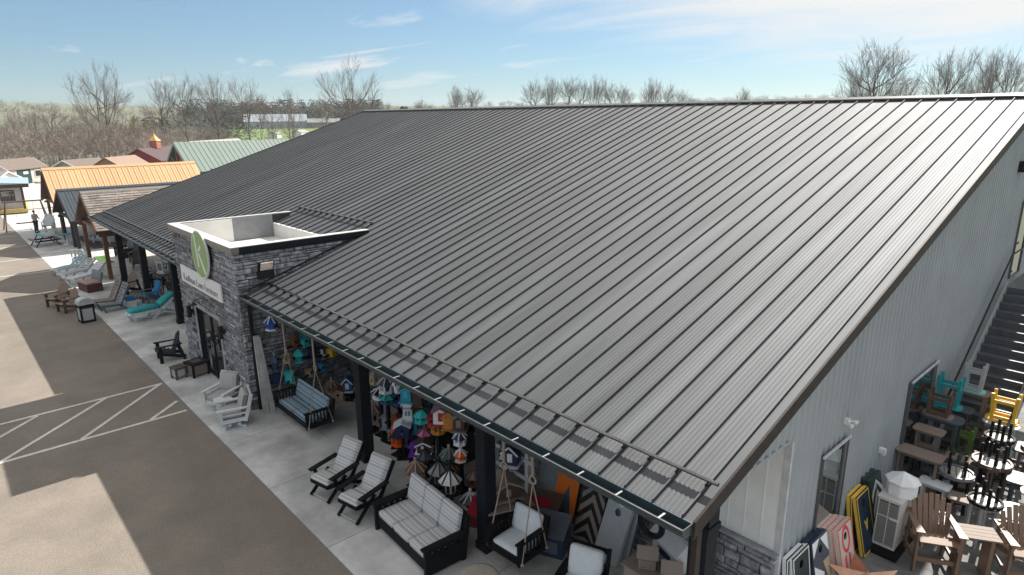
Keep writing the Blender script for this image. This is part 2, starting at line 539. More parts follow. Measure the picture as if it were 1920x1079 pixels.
# ---------------------------------------------------------------- the store building
EV = 3.618; SL = 0.32385; RY = -16.62; RH = EV - SL*RY
RIB = 0.457; NR = 79; XE = RIB*NR - .1
def rz_(y): return EV - SL*y
ST = thing('store_building', 'long store with dark ribbed metal roof, stone entrance tower and open front porch', 'store building')
M_ROOF = mat('charcoal_painted_steel', (0.148, 0.155, 0.166), 0.72, 1.0, noise=.10, scale=1.6, spec=.5, objr=.06, bump=.10, bscale=9, world=True, stretch=(2.2, .16, .16), dirt=.10)
M_TRIM = mat('bronze_painted_steel', (0.036, 0.030, 0.027), 0.6, 0.0, noise=.15, spec=.2)
M_GUT = mat('blue_black_steel', (0.022, 0.040, 0.050), 0.45, 0.0, noise=.1)
M_SOFF = mat('dark_soffit', (0.018, 0.019, 0.021), 0.8, spec=.15)
roof = MB()
roof.prism([(0.0, rz_(0)-.03), (RY, RH-.03), (2*RY, EV-.03), (2*RY, EV-.18), (RY, RH-.2), (0.0, rz_(0)-.18)], 'x', 20.575, XE+.1)
roof.prism([(-3.25, rz_(-3.25)-.03), (RY, RH-.03), (2*RY, EV-.03), (2*RY, EV-.18), (RY, RH-.2), (-3.25, rz_(-3.25)-.18)], 'x', 14.63, 20.57)
roof.prism([(0.0, rz_(0)-.03), (RY, RH-.03), (2*RY, EV-.03), (2*RY, EV-.18), (RY, RH-.2), (0.0, rz_(0)-.18)], 'x', -.12, 14.625)
ROOF = roof.build('roof', M_ROOF, ST)
# one panel: a raised seam, then shallow ripples; extruded up the slope
def panel_mesh(y0, y1, name):
    prof = [(-.013, -.006), (-.011, .050), (.009, .050), (.013, .0)]
    NRIP = 6; seg = 4
    for i in range(1, NRIP*seg+1):
        u = i/(NRIP*seg)
        x = .014 + u*(RIB-.028-.002)
        prof.append((x, .0075*(0.5-0.5*math.cos(2*PI*u*NRIP))))
    m = MB(); n = len(prof)
    vs = [(p, y0, rz_(y0)+q) for p, q in prof] + [(p, y1, rz_(y1)+q) for p, q in prof]
    m.add(vs[:4]+vs[n:n+4], [(i, i+1, i+5, i+4) for i in range(3)])
    k = n-3
    m.add(vs[3:n]+vs[n+3:], [(i, i+1, i+1+k, i+k) for i in range(k-1)], True)
    m.add([vs[0], vs[1], vs[2], vs[3]], [(0, 1, 2, 3)])
    return m.mesh(name, M_ROOF, fix=False)
pm_full = panel_mesh(.07, RY+.02, 'roof_panel')
pm_cut = panel_mesh(-3.22, RY+.02, 'roof_panel')
for n in range(NR):
    x = n*RIB
    inst('roof_panel', pm_cut if 14.5 < x < 20.5 else pm_full, ROOF, (x, 0, 0))
MB().prism([(.07, rz_(.07)), (RY+.02, RH+.001), (RY+.02, RH-.02), (.07, rz_(.07)-.02)], 'x', -.165, -.015).build('edge_flashing', M_ROOF, ROOF)
MB().prism([(RY+.17, RH+.0), (RY, RH+.075), (RY-.17, RH+.0), (RY-.17, RH+.03), (RY, RH+.10), (RY+.17, RH+.03)], 'x', -.2, XE+.12).build('ridge_cap', mat('ridge_steel', (.16, .16, .16), .4, .5), ROOF)
MB().prism([(.09, rz_(.09)+.045), (RY, RH+.05), (2*RY, EV+.05), (2*RY, EV-.17), (RY, RH-.17), (.09, rz_(.09)-.17)], 'x', -.205, -.168).build('rake_trim', M_TRIM, ROOF)
MB().prism([(.05, rz_(.05)-.10), (RY, RH-.10), (2*RY, EV-.10), (2*RY, EV-.27), (RY, RH-.27), (.05, rz_(.05)-.27)], 'x', -.166, -.13).build('fascia', M_TRIM, ROOF)
MB().prism([(.09, rz_(.09)+.045), (RY, RH+.05), (2*RY, EV+.05), (2*RY, EV-.24), (RY, RH-.24), (.09, rz_(.09)-.24)], 'x', XE+.12, XE+.16).build('rake_trim', M_TRIM, ROOF)
# gutters with hangers
def gutter(x0, x1):
    g = MB()
    g.prism([(.075, 3.60), (.075, 3.455), (.245, 3.455), (.32, 3.55), (.32, 3.60), (.30, 3.60), (.30, 3.555), (.235, 3.475), (.095, 3.475), (.095, 3.60)], 'x', x0, x1)
    for x in (x0, x1): g.prism([(.075, 3.60), (.075, 3.455), (.245, 3.455), (.32, 3.55), (.32, 3.60)], 'x', x-.006, x+.006)
    return g.build('gutter', M_GUT, ST)
hm = MB().box(-.014, .014, .17, .318, 3.603, 3.614).mesh('gutter_hanger', STEEL)
for x0, x1 in ((-.16, 14.60), (20.60, XE+.1)):
    gt = gutter(x0, x1)
    x = x0 + .35
    while x < x1-.1:
        inst('gutter_hanger', hm, gt, (x, 0, 0)); x += RIB*1.5
    MB().box(x0, x1, .300, .324, 3.601, 3.611).build('gutter_lip', mat('worn_grey_steel', (.07, .075, .08), .5, .2), gt)
# snow bars on brackets
brm = MB().box(-.02, .02, -.06, .06, .03, .10).box(-.012, .012, -.03, .0, .09, .15)
def snow_bar(x0, x1, y):
    b = MB()
    z = rz_(y)
    b.tube([(x0, y, z+.108), (x1, y, z+.108)], .029, 10)
    o = b.build('snow_bar', mat('snow_bar_steel', (.22, .22, .22), .2, 1.0), ST)
    bme = MB().box(-.016, .016, y-.04, y+.05, z+.032-.0, z+.06).box(-.008, .008, y-.02, y+.02, z+.05, z+.095).mesh('bar_bracket', BLACKMETAL)
    n = math.ceil((x0+.02)/RIB)
    while n*RIB < x1-.01:
        inst('bar_bracket', bme, o, (n*RIB, 0, 0)); n += 1
snow_bar(-.15, 14.35, -.50)
snow_bar(20.62, XE-.1, -.42)
snow_bar(15.0, 20.6, -4.42)

# porch: soffit, beams, posts, back walls
M_SID = mat('pale_board_and_batten', (0.72, 0.72, 0.71), 0.6, noise=.05, scale=2, bump=.05)
BW = -3.05
MB().box(.16, 14.62, -3.04, .04, 3.37, 3.42).build('soffit', M_SOFF, ST)
MB().box(20.58, XE, -3.04, .04, 3.37, 3.42).build('soffit', M_SOFF, ST)
MB().box(.02, 14.60, -.93, -.67, 3.06, 3.365).build('porch_beam', P_NAVYB, ST)
MB().box(20.6, XE, -.93, -.67, 3.06, 3.365).build('porch_beam', P_NAVYB, ST)
pmz = MB().box(-.14, .14, -.14, .14, .16, 3.055).box(-.17, .17, -.17, .17, .002, .16).box(-.165, .165, -.165, .165, 2.93, 3.05).mesh('post', P_NAVYB)
for x in (.17, 4.93, 9.72, 20.85, 25.42, 30.6, 35.5):
    inst('post', pmz, ST, (x, -.8, 0))
# bronze corner trim and downspouts
MB().box(-.165, -.085, -.16, -.05, .003, 3.42).build('corner_trim', M_TRIM, ST)
def downspout(x, y):
    MB().box(x-.05, x+.05, y-.04, y+.04, .003, 3.45).build('downspout', BLACKMETAL, ST)
downspout(14.54, .05); downspout(20.64, .05)

def boards(x0, x1, y, z0, z1, parent, m):
    w = .305; x = x0
    while x < x1-.02:
        xe = min(x+w, x1)
        MB().box(x+.003, xe-.003, y-.03, y, z0, z1).build('board', m, parent)
        if xe < x1: MB().box(xe-.013, xe+.013, y, y+.008, z0, z1).build('batten', m, parent)
        x = xe
M_STONE = mat('grey_ledge_stone', (0.235, 0.24, 0.26), 0.85, noise=.4, scale=7, bump=.9, bscale=18, isl=.42, objr=.42, world=True)
M_MORT = mat('dark_mortar', (0.035, 0.036, 0.04), 0.95)
M_CAP = mat('stone_cap', (0.30, 0.31, 0.33), 0.8, noise=.2, bump=.3)
def stones(P0, U, Vv, N, width, height, skip=None, seed=1, clip=None, k=1.0):
    """ledge stones laid in courses on a wall: returns [(centre, mesh builder)]"""
    rnd = random.Random(seed)
    P0, U, Vv, N = Vector(P0), Vector(U), Vector(Vv), Vector(N)
    res = []
    v = 0.0
    while v < height-.03:
        hh = rnd.choice((.085, .105, .13, .16))*k
        if v+hh > height-.05: hh = height-v
        u = -rnd.random()*.2
        while u < width:
            w = rnd.uniform(.18, .56)*k
            a, b = max(0, u), min(width, u+w)
            if width-b < .1: b = width
            u = b if b == width else u+w
            if b-a < .05: continue
            parts = [(v, v+hh)]
            if hh > .12 and rnd.random() < .3: parts = [(v, v+hh*.5), (v+hh*.5, v+hh)]
            for va, vb in parts:
                cu, cv = (a+b)/2, (va+vb)/2
                if skip and skip(cu, cv, a, b, va, vb): continue
                top = clip(cu) if clip else None
                vb2 = vb
                if top is not None:
                    if va > top-.02: continue
                    vb2 = min(vb, top)
                g = .0085*k
                pr = rnd.uniform(.025, .07)
                j = lambda: rnd.uniform(-.012, .012)*k
                c = min(.018, (vb2-va)*.2)
                q = [(a+g, va+g), (b-g, va+g), (b-g, vb2-g), (a+g, vb2-g)]
                f = [(a+g+c+j(), va+g+c+j()), (b-g-c+j(), va+g+c+j()), (b-g-c+j(), vb2-g-c+j()), (a+g+c+j(), vb2-g-c+j())]
                m = MB()
                pts = [P0+U*x+Vv*y for x, y in q] + [P0+U*x+Vv*y+N*(pr*.55) for x, y in q] + [P0+U*x+Vv*y+N*(pr+rnd.uniform(-.008, .008)) for x, y in f]
                m.add(pts, [(8, 9, 10, 11)] + [(i, (i+1) % 4, (i+1) % 4+4, i+4) for i in range(4)] + [(i+4, (i+1) % 4+4, (i+1) % 4+8, i+8) for i in range(4)])
                res.append((P0+U*cu+Vv*cv, m))
        v += hh
    return res
def lay(lst, parent, single=300):
    lst.sort(key=lambda t: (t[0]-CAM).length)
    for c, m in lst[:single]: m.build('stone', M_STONE, parent)
    if len(lst) > single:
        rest = MB()
        for c, m in lst[single:]: rest.add(m.v, m.f)
        o = rest.build('stone_courses', M_STONE, parent); o['kind'] = 'stuff'

# near back wall: wainscot of stone, cap, boards above
bw = MB().box(.03, 14.6, BW-.15, BW-.035, 0, 3.36).build('back_wall', M_SOFF, ST)
boards(.06, 3.11, BW, 1.43, 3.36, bw, M_SID)
boards(3.11, 14.55, BW, 1.43, 3.36, bw, mat('shaded_board_and_batten', (.022, .021, .021), .8, noise=.1, spec=.15))  # same wall deeper in: porch shade put into a darker board colour
MB().box(.0, 14.6, BW-.02, BW+.09, 1.36, 1.42).build('wall_cap', M_CAP, bw)
lay(stones((14.6, BW, 0), (-1, 0, 0), (0, 0, 1), (0, 1, 0), 14.57, 1.355, seed=3, k=1.25), bw, 160)
fw = MB().box(20.58, XE, BW-.15, BW-.035, 0, 3.36).build('back_wall', M_SOFF, ST)
boards(20.6, XE, BW, 1.43, 3.36, fw, M_SID)
MB().box(20.58, XE, BW-.02, BW+.09, 1.36, 1.42).build('wall_cap', M_CAP, fw)
lay(stones((XE, BW, 0), (-1, 0, 0), (0, 0, 1), (0, 1, 0), XE-20.6, 1.355, seed=5), fw, 0)

# gable wall: ribbed steel panels, each cut to the roof slope
M_GAB = mat('blue_grey_ribbed_steel', (0.295, 0.323, 0.348), 0.5, 0.0, noise=.05, scale=1.2, objr=.025)
gw = MB().prism([(-3.07, 0), (-3.07, 3.5), (-.1, 3.5), (-.1, rz_(-.1)-.2), (RY, RH-.2), (2*RY, EV-.2), (2*RY, 0)], 'x', .06, .15).build('gable_wall', M_SOFF, ST)
PW = .9144
def gab_panel(ya, yb):
    m = MB()
    pts = []
    y = ya
    base = [(0, 0), (.09, 0), (.13, .034), (.185, .034), (.2200, 0)]
    k = 0
    cols = []
    while True:
        for o, d in base:
            yy = ya - (k*.2286+o)
            if yy <= yb: break
            cols.append((yy, d))
        else:
            k += 1; continue
        break
    cols.append((yb, 0))
    vs = []
    for yy, d in cols:
        z0 = 3.52 if yy > -3.06 else .02
        vs += [(.055-d, yy, z0), (.055-d, yy, rz_(yy)-.21 if yy > RY else RH-SL*(RY-yy)-.21)]
    m.add(vs, [(2*i, 2*i+2, 2*i+3, 2*i+1) for i in range(len(cols)-1)])
    return m.build('wall_panel', M_GAB, gw, fix=False)
y = -3.07
while y > 2*RY:
    gab_panel(y, max(y-PW+.002, 2*RY)); y -= PW
gab_panel(-.12, -1.03); gab_panel(-1.03, -1.95); gab_panel(-1.95, -3.068)
MB().box(.025, .10, -3.068, -.95, 3.475, 3.525).build('header_trim', M_GAB, gw)
MB().box(-.01, .10, -3.10, -3.04, .0, 3.50).build('corner_trim', mat('pale_trim', (.5, .51, .53), .5), gw)
# door and window on the gable wall (frame, pane)
G_DARK = glass_mat('dark_window_glass', mirror=.38)
def gable_opening(name, ya, yb, z0, z1, mull=()):
    fr = MB()
    t = .036
    for a, b, c, d in ((ya, ya-t, z0, z1), (yb+t, yb, z0, z1), (ya-t, yb+t, z1-t, z1), (ya-t, yb+t, z0, z0+t)):
        fr.box(-.03, .05, b, a, c, d)
    for mm in mull: fr.box(-.025, .05, mm-.05, mm+.05, z0+t, z1-t)
    o = fr.build(name, mat('slate_frame', (.09, .095, .10), .5), gw)
    MB().box(.0, .02, yb+t, ya-t, z0+t, z1-t).build('pane', G_DARK, o)
    MB().box(-.045, -.015, yb-.03, ya+.03, z1+.002, z1+.05).build('head_trim', mat('pale_trim', (.5, .51, .53), .5), o)
    return o
gable_opening('glass_door', -4.40, -5.56, .02, 2.68, (-5.43,))
gable_opening('window', -9.10, -10.98, .45, 2.72, (-10.85,))
gable_opening('glass_door', -17.6, -18.9, 3.66, 6.0, ())
# closing walls
MB().box(XE-.05, XE+.05, 2*RY, -3.06, 0, EV-.2).prism([(2*RY, EV-.2), (RY, RH-.2), (-3.06, rz_(-3.06)-.2), (-3.06, EV-.2)], 'x', XE-.05, XE+.05).build('far_gable_wall', M_GAB, ST)
MB().box(.1, XE-.06, 2*RY, 2*RY+.12, 0, EV-.2).build('rear_wall', M_GAB, ST)

# entrance tower
TX0, TX1, TY = 14.66, 20.55, .25
tw = MB()
tw.box(TX0, TX0+.22, -3.9, TY, 0, 5.0).box(TX1-.22, TX1, -3.9, TY, 0, 5.0).box(TX0+.22, TX1-.22, TY-.22, TY, 2.32, 4.86)
tw.box(19.05, TX1-.22, TY-.22, TY, 0, 2.32).box(TX0+.22, 16.75, TY-.22, TY, 0, 2.32)
TOW = tw.build('entrance_tower', M_MORT, ST)
def fskip(cu, cv, a, b, va, vb):
    x0, x1 = TX1-b, TX1-a
    return va < 2.38 and x1 > 16.70 and x0 < 19.10
front = stones((TX1, TY, 0), (-1, 0, 0), (0, 0, 1), (0, 1, 0), TX1-TX0, 4.78, skip=fskip, seed=11, k=1.22)
side = stones((TX0, TY+.045, 0), (0, -1, 0), (0, 0, 1), (-1, 0, 0), 4.1, 4.78, seed=12, k=1.22, skip=lambda cu, cv, a, b, va, vb: (TY+.045-cu) > -2.98 and False or (vb > 4.70 and rz_(TY-cu)+.04 > 4.9) or (3.35 < cv < rz_(TY-cu)-.10 and cu > .35))
lay(front + side, TOW, 300)
M_TPO = mat('white_membrane', (0.74, 0.73, 0.70), 0.6, noise=.05, scale=1.5, dirt=.08)
M_GREYP = mat('grey_metal_sheet', (0.22, 0.225, 0.235), 0.5, noise=.08)
MB().box(TX0+.22, TX1-.22, -3.2, TY-.22, 4.02, 4.16).build('flat_roof', M_TPO, TOW)
MB().box(TX0+.22, TX1-.22, -3.3, -3.20, 4.16, rz_(-3.2)+.03).build('curb_wall', M_TPO, TOW)
MB().box(TX1-.26, TX1-.222, -1.69, TY-.222, 4.161, 5.0).build('parapet_liner', M_TPO, TOW)
MB().box(TX1-.25, TX1-.222, -3.19, -1.70, 4.161, 5.0).build('parapet_liner', M_GREYP, TOW)
MB().box(TX0+.222, TX0+.25, -3.19, TY-.222, 4.161, 5.0).build('parapet_liner', M_TPO, TOW)
M_CORN = mat('taupe_metal_cornice', (0.20, 0.185, 0.17), 0.45, .2, noise=.05)
cor = MB()
cor.box(TX0-.11, TX1+.11, TY-.1, TY+.13, 4.86, 5.0).box(TX0-.075, TX1+.075, TY-.1, TY+.09, 4.79, 4.858)
cor.build('cornice', M_CORN, TOW)
for xa, xb, xc, xd in ((TX0-.11, TX0-.003, TX0-.075, TX0-.003), (TX1+.003, TX1+.11, TX1+.003, TX1+.075)):
    MB().box(xa, xb, -4.02, TY-.101, 4.86, 5.0).box(xc, xd, -4.0, TY-.101, 4.79, 4.858).build('cornice', P_NAVYB, TOW)
M_COP = mat('pale_coping', (0.47, 0.465, 0.455), 0.5, noise=.04)
cop = MB()
cop.box(TX0-.115, TX1+.115, TY-.20, TY+.135, 5.003, 5.02).box(TX0-.115, TX0+.12, -4.02, TY-.202, 5.003, 5.02).box(TX1-.10, TX1+.115, -4.02, TY-.202, 5.003, 5.02)
cop.build('coping', M_COP, TOW)
# flashing where tower meets roof
MB().prism([(TY, rz_(0)+.02), (-3.95, rz_(-3.95)+.02), (-3.95, rz_(-3.95)+.10), (.02, rz_(0)+.12)], 'x', TX0-.075, TX0-.062).build('flashing', BLACKMETAL, TOW)
# entrance doors
G_DOOR = glass_mat('door_glass', (0.02, .022, .022), mirror=.22)
dr = MB()
for xa, xb in ((16.76, 16.84), (17.86, 17.94), (18.96, 19.04)): dr.box(xa, xb, TY-.15, TY-.06, .003, 2.26)
dr.box(16.76, 19.04, TY-.15, TY-.06, 2.26, 2.33).box(16.84, 17.86, TY-.14, TY-.07, .003, .12).box(17.94, 18.96, TY-.14, TY-.07, .003, .12)
DOOR = dr.build('entrance_door', P_NAVYB, ST)
for xa in (16.84, 17.94): MB().box(xa, xa+1.02, TY-.115, TY-.095, .12, 2.26).build('pane', G_DOOR, DOOR)
for x in (17.82, 17.98): MB().tube([(x, TY-.03, .85), (x, TY-.03, 1.35)], .012, 6).build('handle', STEEL, DOOR)
M_LIGHTSTONE = mat('pale_stone_surround', (0.30, 0.31, 0.33), .8, noise=.2, bump=.4)
MB().box(19.05, 19.20, TY-.05, TY+.03, .003, 2.34).box(16.60, 16.75, TY-.05, TY+.03, .003, 2.34).box(16.60, 19.20, TY-.05, TY+.035, 2.345, 2.5).build('door_surround', M_LIGHTSTONE, DOOR)
# ---------------------------------------------------------------- signs and lamps on the tower
M_SIGNW = mat('sign_white', (0.70, 0.70, 0.71), 0.5, noise=.02)
M_SIGNT = mat('sign_lettering_grey', (0.27, 0.26, 0.25), 0.5, noise=.02)
M_SIGNG = mat('sign_green', (0.235, 0.385, 0.135), 0.5, noise=.03)
t = thing('name_sign', 'long white sign board with grey lettering on the stone tower', 'sign', (17.83, TY+.075, 3.42))
MB().box(-1.97, 1.97, 0, .05, -.29, .29).build('sign_board', M_SIGNW, t)
tm = text_mb('Kauffman Lawn Furniture', .36, .006, bold=-.011)
wd = max(v[0] for v in tm.v)-min(v[0] for v in tm.v)
tm.xf(Matrix(((-3.35/wd, 0, 0, 0), (0, 0, 1, .058), (0, 1.0, 0, -.085), (0, 0, 0, 1))))
tm.build('lettering', M_SIGNT, t)
t = thing('logo_sign', 'round green sign with white letter K and white rim on the tower', 'sign', (17.23, TY+.14, 4.43))
c = MB().lathe([(.77, 0), (.77, .05)], 40, smooth=False); c.xf(Matrix.Rotation(-PI/2, 4, 'X')); c.build('sign_rim', M_SIGNW, t)
c = MB().lathe([(.715, .052), (.715, .06)], 40, smooth=False); c.xf(Matrix.Rotation(-PI/2, 4, 'X')); c.build('sign_disc', M_SIGNG, t)
k = MB()
for poly in ([(.36, .60), (.24, .60), (.10, -.42), (.22, -.42)], [(.17, -.02), (.12, .10), (-.18, .34), (-.24, .24)], [(.14, .08), (.02, .10), (-.50, -.52), (-.42, -.60), (-.34, -.55)]):
    k.prism(poly, 'y', .0605, .068)
k.build('letter', M_SIGNW, t)
t = thing('floodlight', 'black box floodlight with lit pale lens on the tower side', 'floodlight', (TX0-.08, -.55, 4.0))
MB().box(-.10, .0, -.22, .26, 0, .22).build('housing', BLACKMETAL, t)
MB().beam((-.05, .02, .22), (-.16, .02, .52), .46, .05, (1, 0, 0)).build('lamp_head', BLACKMETAL, t)
MB().beam((-.10, .02, .27), (-.20, .02, .50), .36, .02, (1, 0, 0)).xf(Matrix.Translation((-.03, 0, 0))).build('lens', mat('pale_lens', (.75, .62, .55), .25, noise=.2), t)
for i, (x, lab) in enumerate(((19.32, 'black cylinder wall lantern to the far side of the entrance doors'), (16.22, 'black cylinder wall lantern on the near side of the entrance doors'))):
    t = thing('wall_lantern', lab, 'wall lamp', (x, TY+.03, 2.12), group='cylinder lanterns by the doors')
    MB().lathe([(.075, -.2), (.075, .2)], 12, c=(0, .14)).build('lamp_shade', BLACKMETAL, t)
    MB().box(-.045, .045, 0, .10, -.06, .06).build('wall_plate', BLACKMETAL, t)
t = thing('gooseneck_lamp', 'small black gooseneck lamp above the entrance doors', 'wall lamp', (17.5, TY+.05, 2.86))
MB().tube([(0, 0, .0), (0, .15, .12), (0, .35, .10), (0, .42, .02)], .014, 6).build('arm', BLACKMETAL, t)
MB().lathe([(.03, .03), (.10, -.06)], 10, c=(0, .43)).build('lamp_shade', BLACKMETAL, t)
M_LAMPW = mat('white_lamp_plastic', (.7, .7, .68), .4, noise=.03)
for (y, z, lab) in ((-5.32, 3.09, 'white twin-head security lamp on the ribbed wall above the glass door'), (-7.64, 1.62, 'white outlet cover on the ribbed wall above the chevron boards')):
    t = thing('security_lamp', lab, 'wall lamp', (-.0, y, z))
    MB().box(-.05, .03, -.06, .06, -.05, .05).build('wall_plate', M_LAMPW, t)
    if z > 2:
        for s in (-1, 1):
            h = MB().lathe([(.015, 0), (.04, .04), (.048, .085), (.0, .09)], 10); h.xf(Matrix.Translation((-.08, s*.11, .0)) @ Matrix.Rotation(-1.9, 4, 'Y')); h.build('lamp_head', M_LAMPW, t)
            MB().beam((-.03, 0, 0), (-.09, s*.1, 0), .02, .02).build('arm', M_LAMPW, t)
    else:
        MB().box(-.10, -.05, -.045, .045, -.09, .05).build('cover', M_LAMPW, t)
t = thing('wall_light', 'dark box wall light high on the ribbed gable wall', 'wall lamp', (.02, -16.3, 7.1))
MB().box(-.16, .02, -.16, .16, -.14, .16).build('housing', BLACKMETAL, t)
MB().box(-.15, -.02, -.14, .14, -.16, -.142).build('lens', M_LAMPW, t)

# ---------------------------------------------------------------- furniture makers
GS = (.36, .37, .385)
ST_GREY = stripe_mat('grey_striped_fabric', (0, 1, -1.15), 3.1, [(0, (0.520, 0.520, 0.527)), (.16, (0.325, 0.338, 0.351)), (.24, (0.520, 0.520, 0.520)), (.30, (0.800, 0.793, 0.780)), (.325, (0.429, 0.442, 0.455)), (.46, (0.260, 0.273, 0.293)), (.53, (0.468, 0.468, 0.481)), (.62, (0.169, 0.182, 0.208)), (.635, (0.546, 0.546, 0.546)), (.78, (0.377, 0.390, 0.403)), (.90, (0.800, 0.800, 0.780)), (.925, (0.468, 0.474, 0.481))])
ST_BLUE = stripe_mat('blue_striped_fabric', (0, 1, -1.1), 2.7, [(0, (.20, .28, .34)), (.18, (.09, .15, .22)), (.27, (.24, .33, .38)), (.38, (.36, .44, .47)), (.44, (.15, .22, .29)), (.6, (.055, .105, .17)), (.70, (.26, .34, .39)), (.82, (.13, .2, .27)), (.92, (.30, .38, .42))])
ST_VERT = stripe_mat('beige_striped_fabric', (1, 0, 0), 9.0, [(0, (.42, .40, .39)), (.25, (.20, .19, .20)), (.38, (.50, .48, .46)), (.55, (.28, .24, .25)), (.7, (.52, .50, .48)), (.85, (.24, .24, .26))])
F_WHITE = mat('pale_blue_grey_fabric', (.62, .66, .70), .9, noise=.05, bump=.25, bscale=60)
F_TEAL = mat('turquoise_fabric', (.02, .34, .36), .85, noise=.08, bump=.2, bscale=40)
F_BLUE = mat('bright_blue_fabric', (.015, .19, .46), .85, noise=.08, bump=.2, bscale=40)
F_SLATE = mat('slate_fabric', (.10, .12, .15), .85, noise=.08)

def adirondack(name, label, cat, m, m2=None, lift=0.0, loc=(0, 0, 0), rz=0, group=None, cush=None, w=.66):
    m2 = m2 or m
    t = thing(name, label, cat, loc, rz, group)
    h = lift; hw = w/2
    for s in (-1, 1):
        MB().box(s*hw-.02, s*hw+.02, .24, .36, 0, .60+h).build('front_leg', m2, t)
        MB().beam((s*(hw-.05), .40, .37+h), (s*(hw-.05), -.50, .10+h), .03, .12).build('seat_rail', m2, t)
        MB().beam((s*(hw-.02), -.30, .60+h), (s*(hw-.02), -.46 if h == 0 else -.36, 0), .10, .04, (1, 0, 0)).build('rear_leg', m2, t)
        MB().hexa([Vector(q) for q in ((s*hw-.075, .42, .60+h), (s*hw+.075, .42, .60+h), (s*hw+.05, -.42, .60+h), (s*hw-.02, -.42, .60+h), (s*hw-.075, .42, .63+h), (s*hw+.075, .42, .63+h), (s*hw+.05, -.42, .63+h), (s*hw-.02, -.42, .63+h))]).build('arm', m2, t)
    for i in range(5):
        y = .37-i*.125; z = .435-i*.037+h
        MB().beam((-hw+.01, y, z), (hw-.01, y, z), .115, .024, (0, .28, 1)).build('seat_slat', m, t)
    n = 7
    for i in range(n):
        u = (i-(n-1)/2)/((n-1)/2)
        x0 = u*(hw-.085); x1 = u*(hw-.045)
        L_ = .80-.16*u*u
        d = Vector((0, -.36, .93)).normalized()
        b0 = Vector((x0, -.13, .27+h)); b1 = Vector((x1, -.13, .27+h)) + d*L_
        MB().beam(b0, b1, .078, .022, (0, .93, .36)).build('back_slat', m, t)
    MB().beam((-hw, -.36, .64+h), (hw, -.36, .64+h), .06, .03).build('back_rail', m2, t)
    MB().beam((-hw+.05, -.30, .42+h), (hw-.05, -.30, .42+h), .05, .03).build('back_rail', m2, t)
    if lift:
        for z in (.22, ):
            MB().box(-hw, hw, .25, .29, z, z+.09).build('foot_rest', m2, t)
            for s in (-1, 1): MB().box(s*hw-.018, s*hw+.018, -.4, .30, z, z+.07).build('side_rail', m2, t)
    if cush:
        cushion_mb(w-.1, .50, .09, M=Matrix.Translation((0, .14, .44+h)) @ Matrix.Rotation(R(15), 4, 'X'), r=.04).build('seat_cushion', cush, t)
        cushion_mb(w-.12, .78, .09, M=Matrix.Translation((0, -.27, .68+h)) @ Matrix.Rotation(R(111), 4, 'X'), r=.04).build('back_cushion', cush, t)
    return t

def deep_chair(label, m, fab, loc, rz, group=None):
    """swivel glider with slatted frame and two thick striped cushions"""
    t = thing('glider_chair', label, 'chair', loc, rz, group)
    for s in (-1, 1):
        x = s*.37
        MB().box(x-.03, x+.03, .30, .39, .22, .60).build('front_post', m, t)
        MB().beam((x, -.28, .20), (x, -.50, .98), .06, .09, (0, 1, 0)).build('back_post', m, t)
        MB().box(x-.055, x+.055, -.36, .45, .60, .635).build('arm', m, t)
        MB().box(x-.02, x+.02, -.30, .30, .22, .33).build('side_rail', m, t)
        MB().box(x-.015, x+.015, -.30, .30, .43, .48).build('side_rail', m, t)
    MB().box(-.34, .34, .32, .36, .22, .33).build('front_rail', m, t)
    MB().box(-.34, .34, -.3, .318, .28, .31).build('seat_deck', m, t)
    for z, y in ((.93, -.475), (.66, -.40), (.42, -.33)):
        MB().box(-.34, .34, y-.03, y+.01, z-.05, z+.05).build('back_rail', m, t)
    MB().beam((-.33, -.12, .14), (.33, -.12, .14), .07, .06).build('glider_rail', m, t)
    MB().beam((-.33, .14, .14), (.33, .14, .14), .07, .06).build('glider_rail', m, t)
    MB().box(-.12, .12, -.12, .12, .11, .28).build('swivel_post', m, t)
    MB().beam((-.30, -.30, .03), (.30, .30, .03), .09, .055).build('swivel_foot', m, t)
    MB().beam((-.30, .30, .035), (.30, -.30, .035), .09, .06).build('swivel_foot', m, t)
    cushion_mb(.66, .62, .17, (0, .06, .405), r=.06, puff=.03).build('seat_cushion', fab, t)
    cushion_mb(.64, .56, .17, M=Matrix.Translation((0, -.30, .72)) @ Matrix.Rotation(R(105), 4, 'X'), r=.06, puff=.04).build('back_cushion', fab, t)
    return t

def sofa(label, n, m, fab, loc, rz, w1=.62, cat='sofa', name='sofa'):
    t = thing(name, label, cat, loc, rz)
    W_ = n*w1; hw = W_/2
    for s in (-1, 1):
        x = s*(hw+.06)
        p = MB()
        p.box(x-.035, x+.035, .42, .52, .0, .60).build('front_post', m, t)
        MB().beam((x, -.36, .0), (x, -.50, .95), .07, .10, (0, 1, 0)).build('back_post', m, t)
        MB().box(x-.03, x+.03, -.36, .42, .04, .44).build('side_panel', m, t)
        for k in range(6):
            y = -.36+k*.145
            MB().box(x-.028, x+.028, y, y+.08, .44, .52).build('side_slat', m, t)
        MB().box(x-.03, x+.03, -.40, .42, .52, .598).build('side_rail', m, t)
        MB().box(x-.075, x+.075, -.48, .56, .60, .64).build('arm', m, t)
    MB().box(-hw, hw, .44, .48, .11, .36).build('front_rail', m, t)
    MB().box(-hw, hw, -.34, .438, .30, .335).build('seat_deck', m, t)
    MB().beam((0, -.36, .30), (0, -.52, .98), W_, .03, (0, 1, 0)).build('back_panel', m, t)
    for i in range(n):
        x = -hw+w1*(i+.5)
        cushion_mb(w1-.012, .76, .15, (x, .10, .415), r=.05, puff=.02).build('seat_cushion', fab, t)
        cushion_mb(w1-.012, .60, .14, M=Matrix.Translation((x, -.34, .77)) @ Matrix.Rotation(R(104), 4, 'X'), r=.05, puff=.02).build('back_cushion', fab, t)
    return t

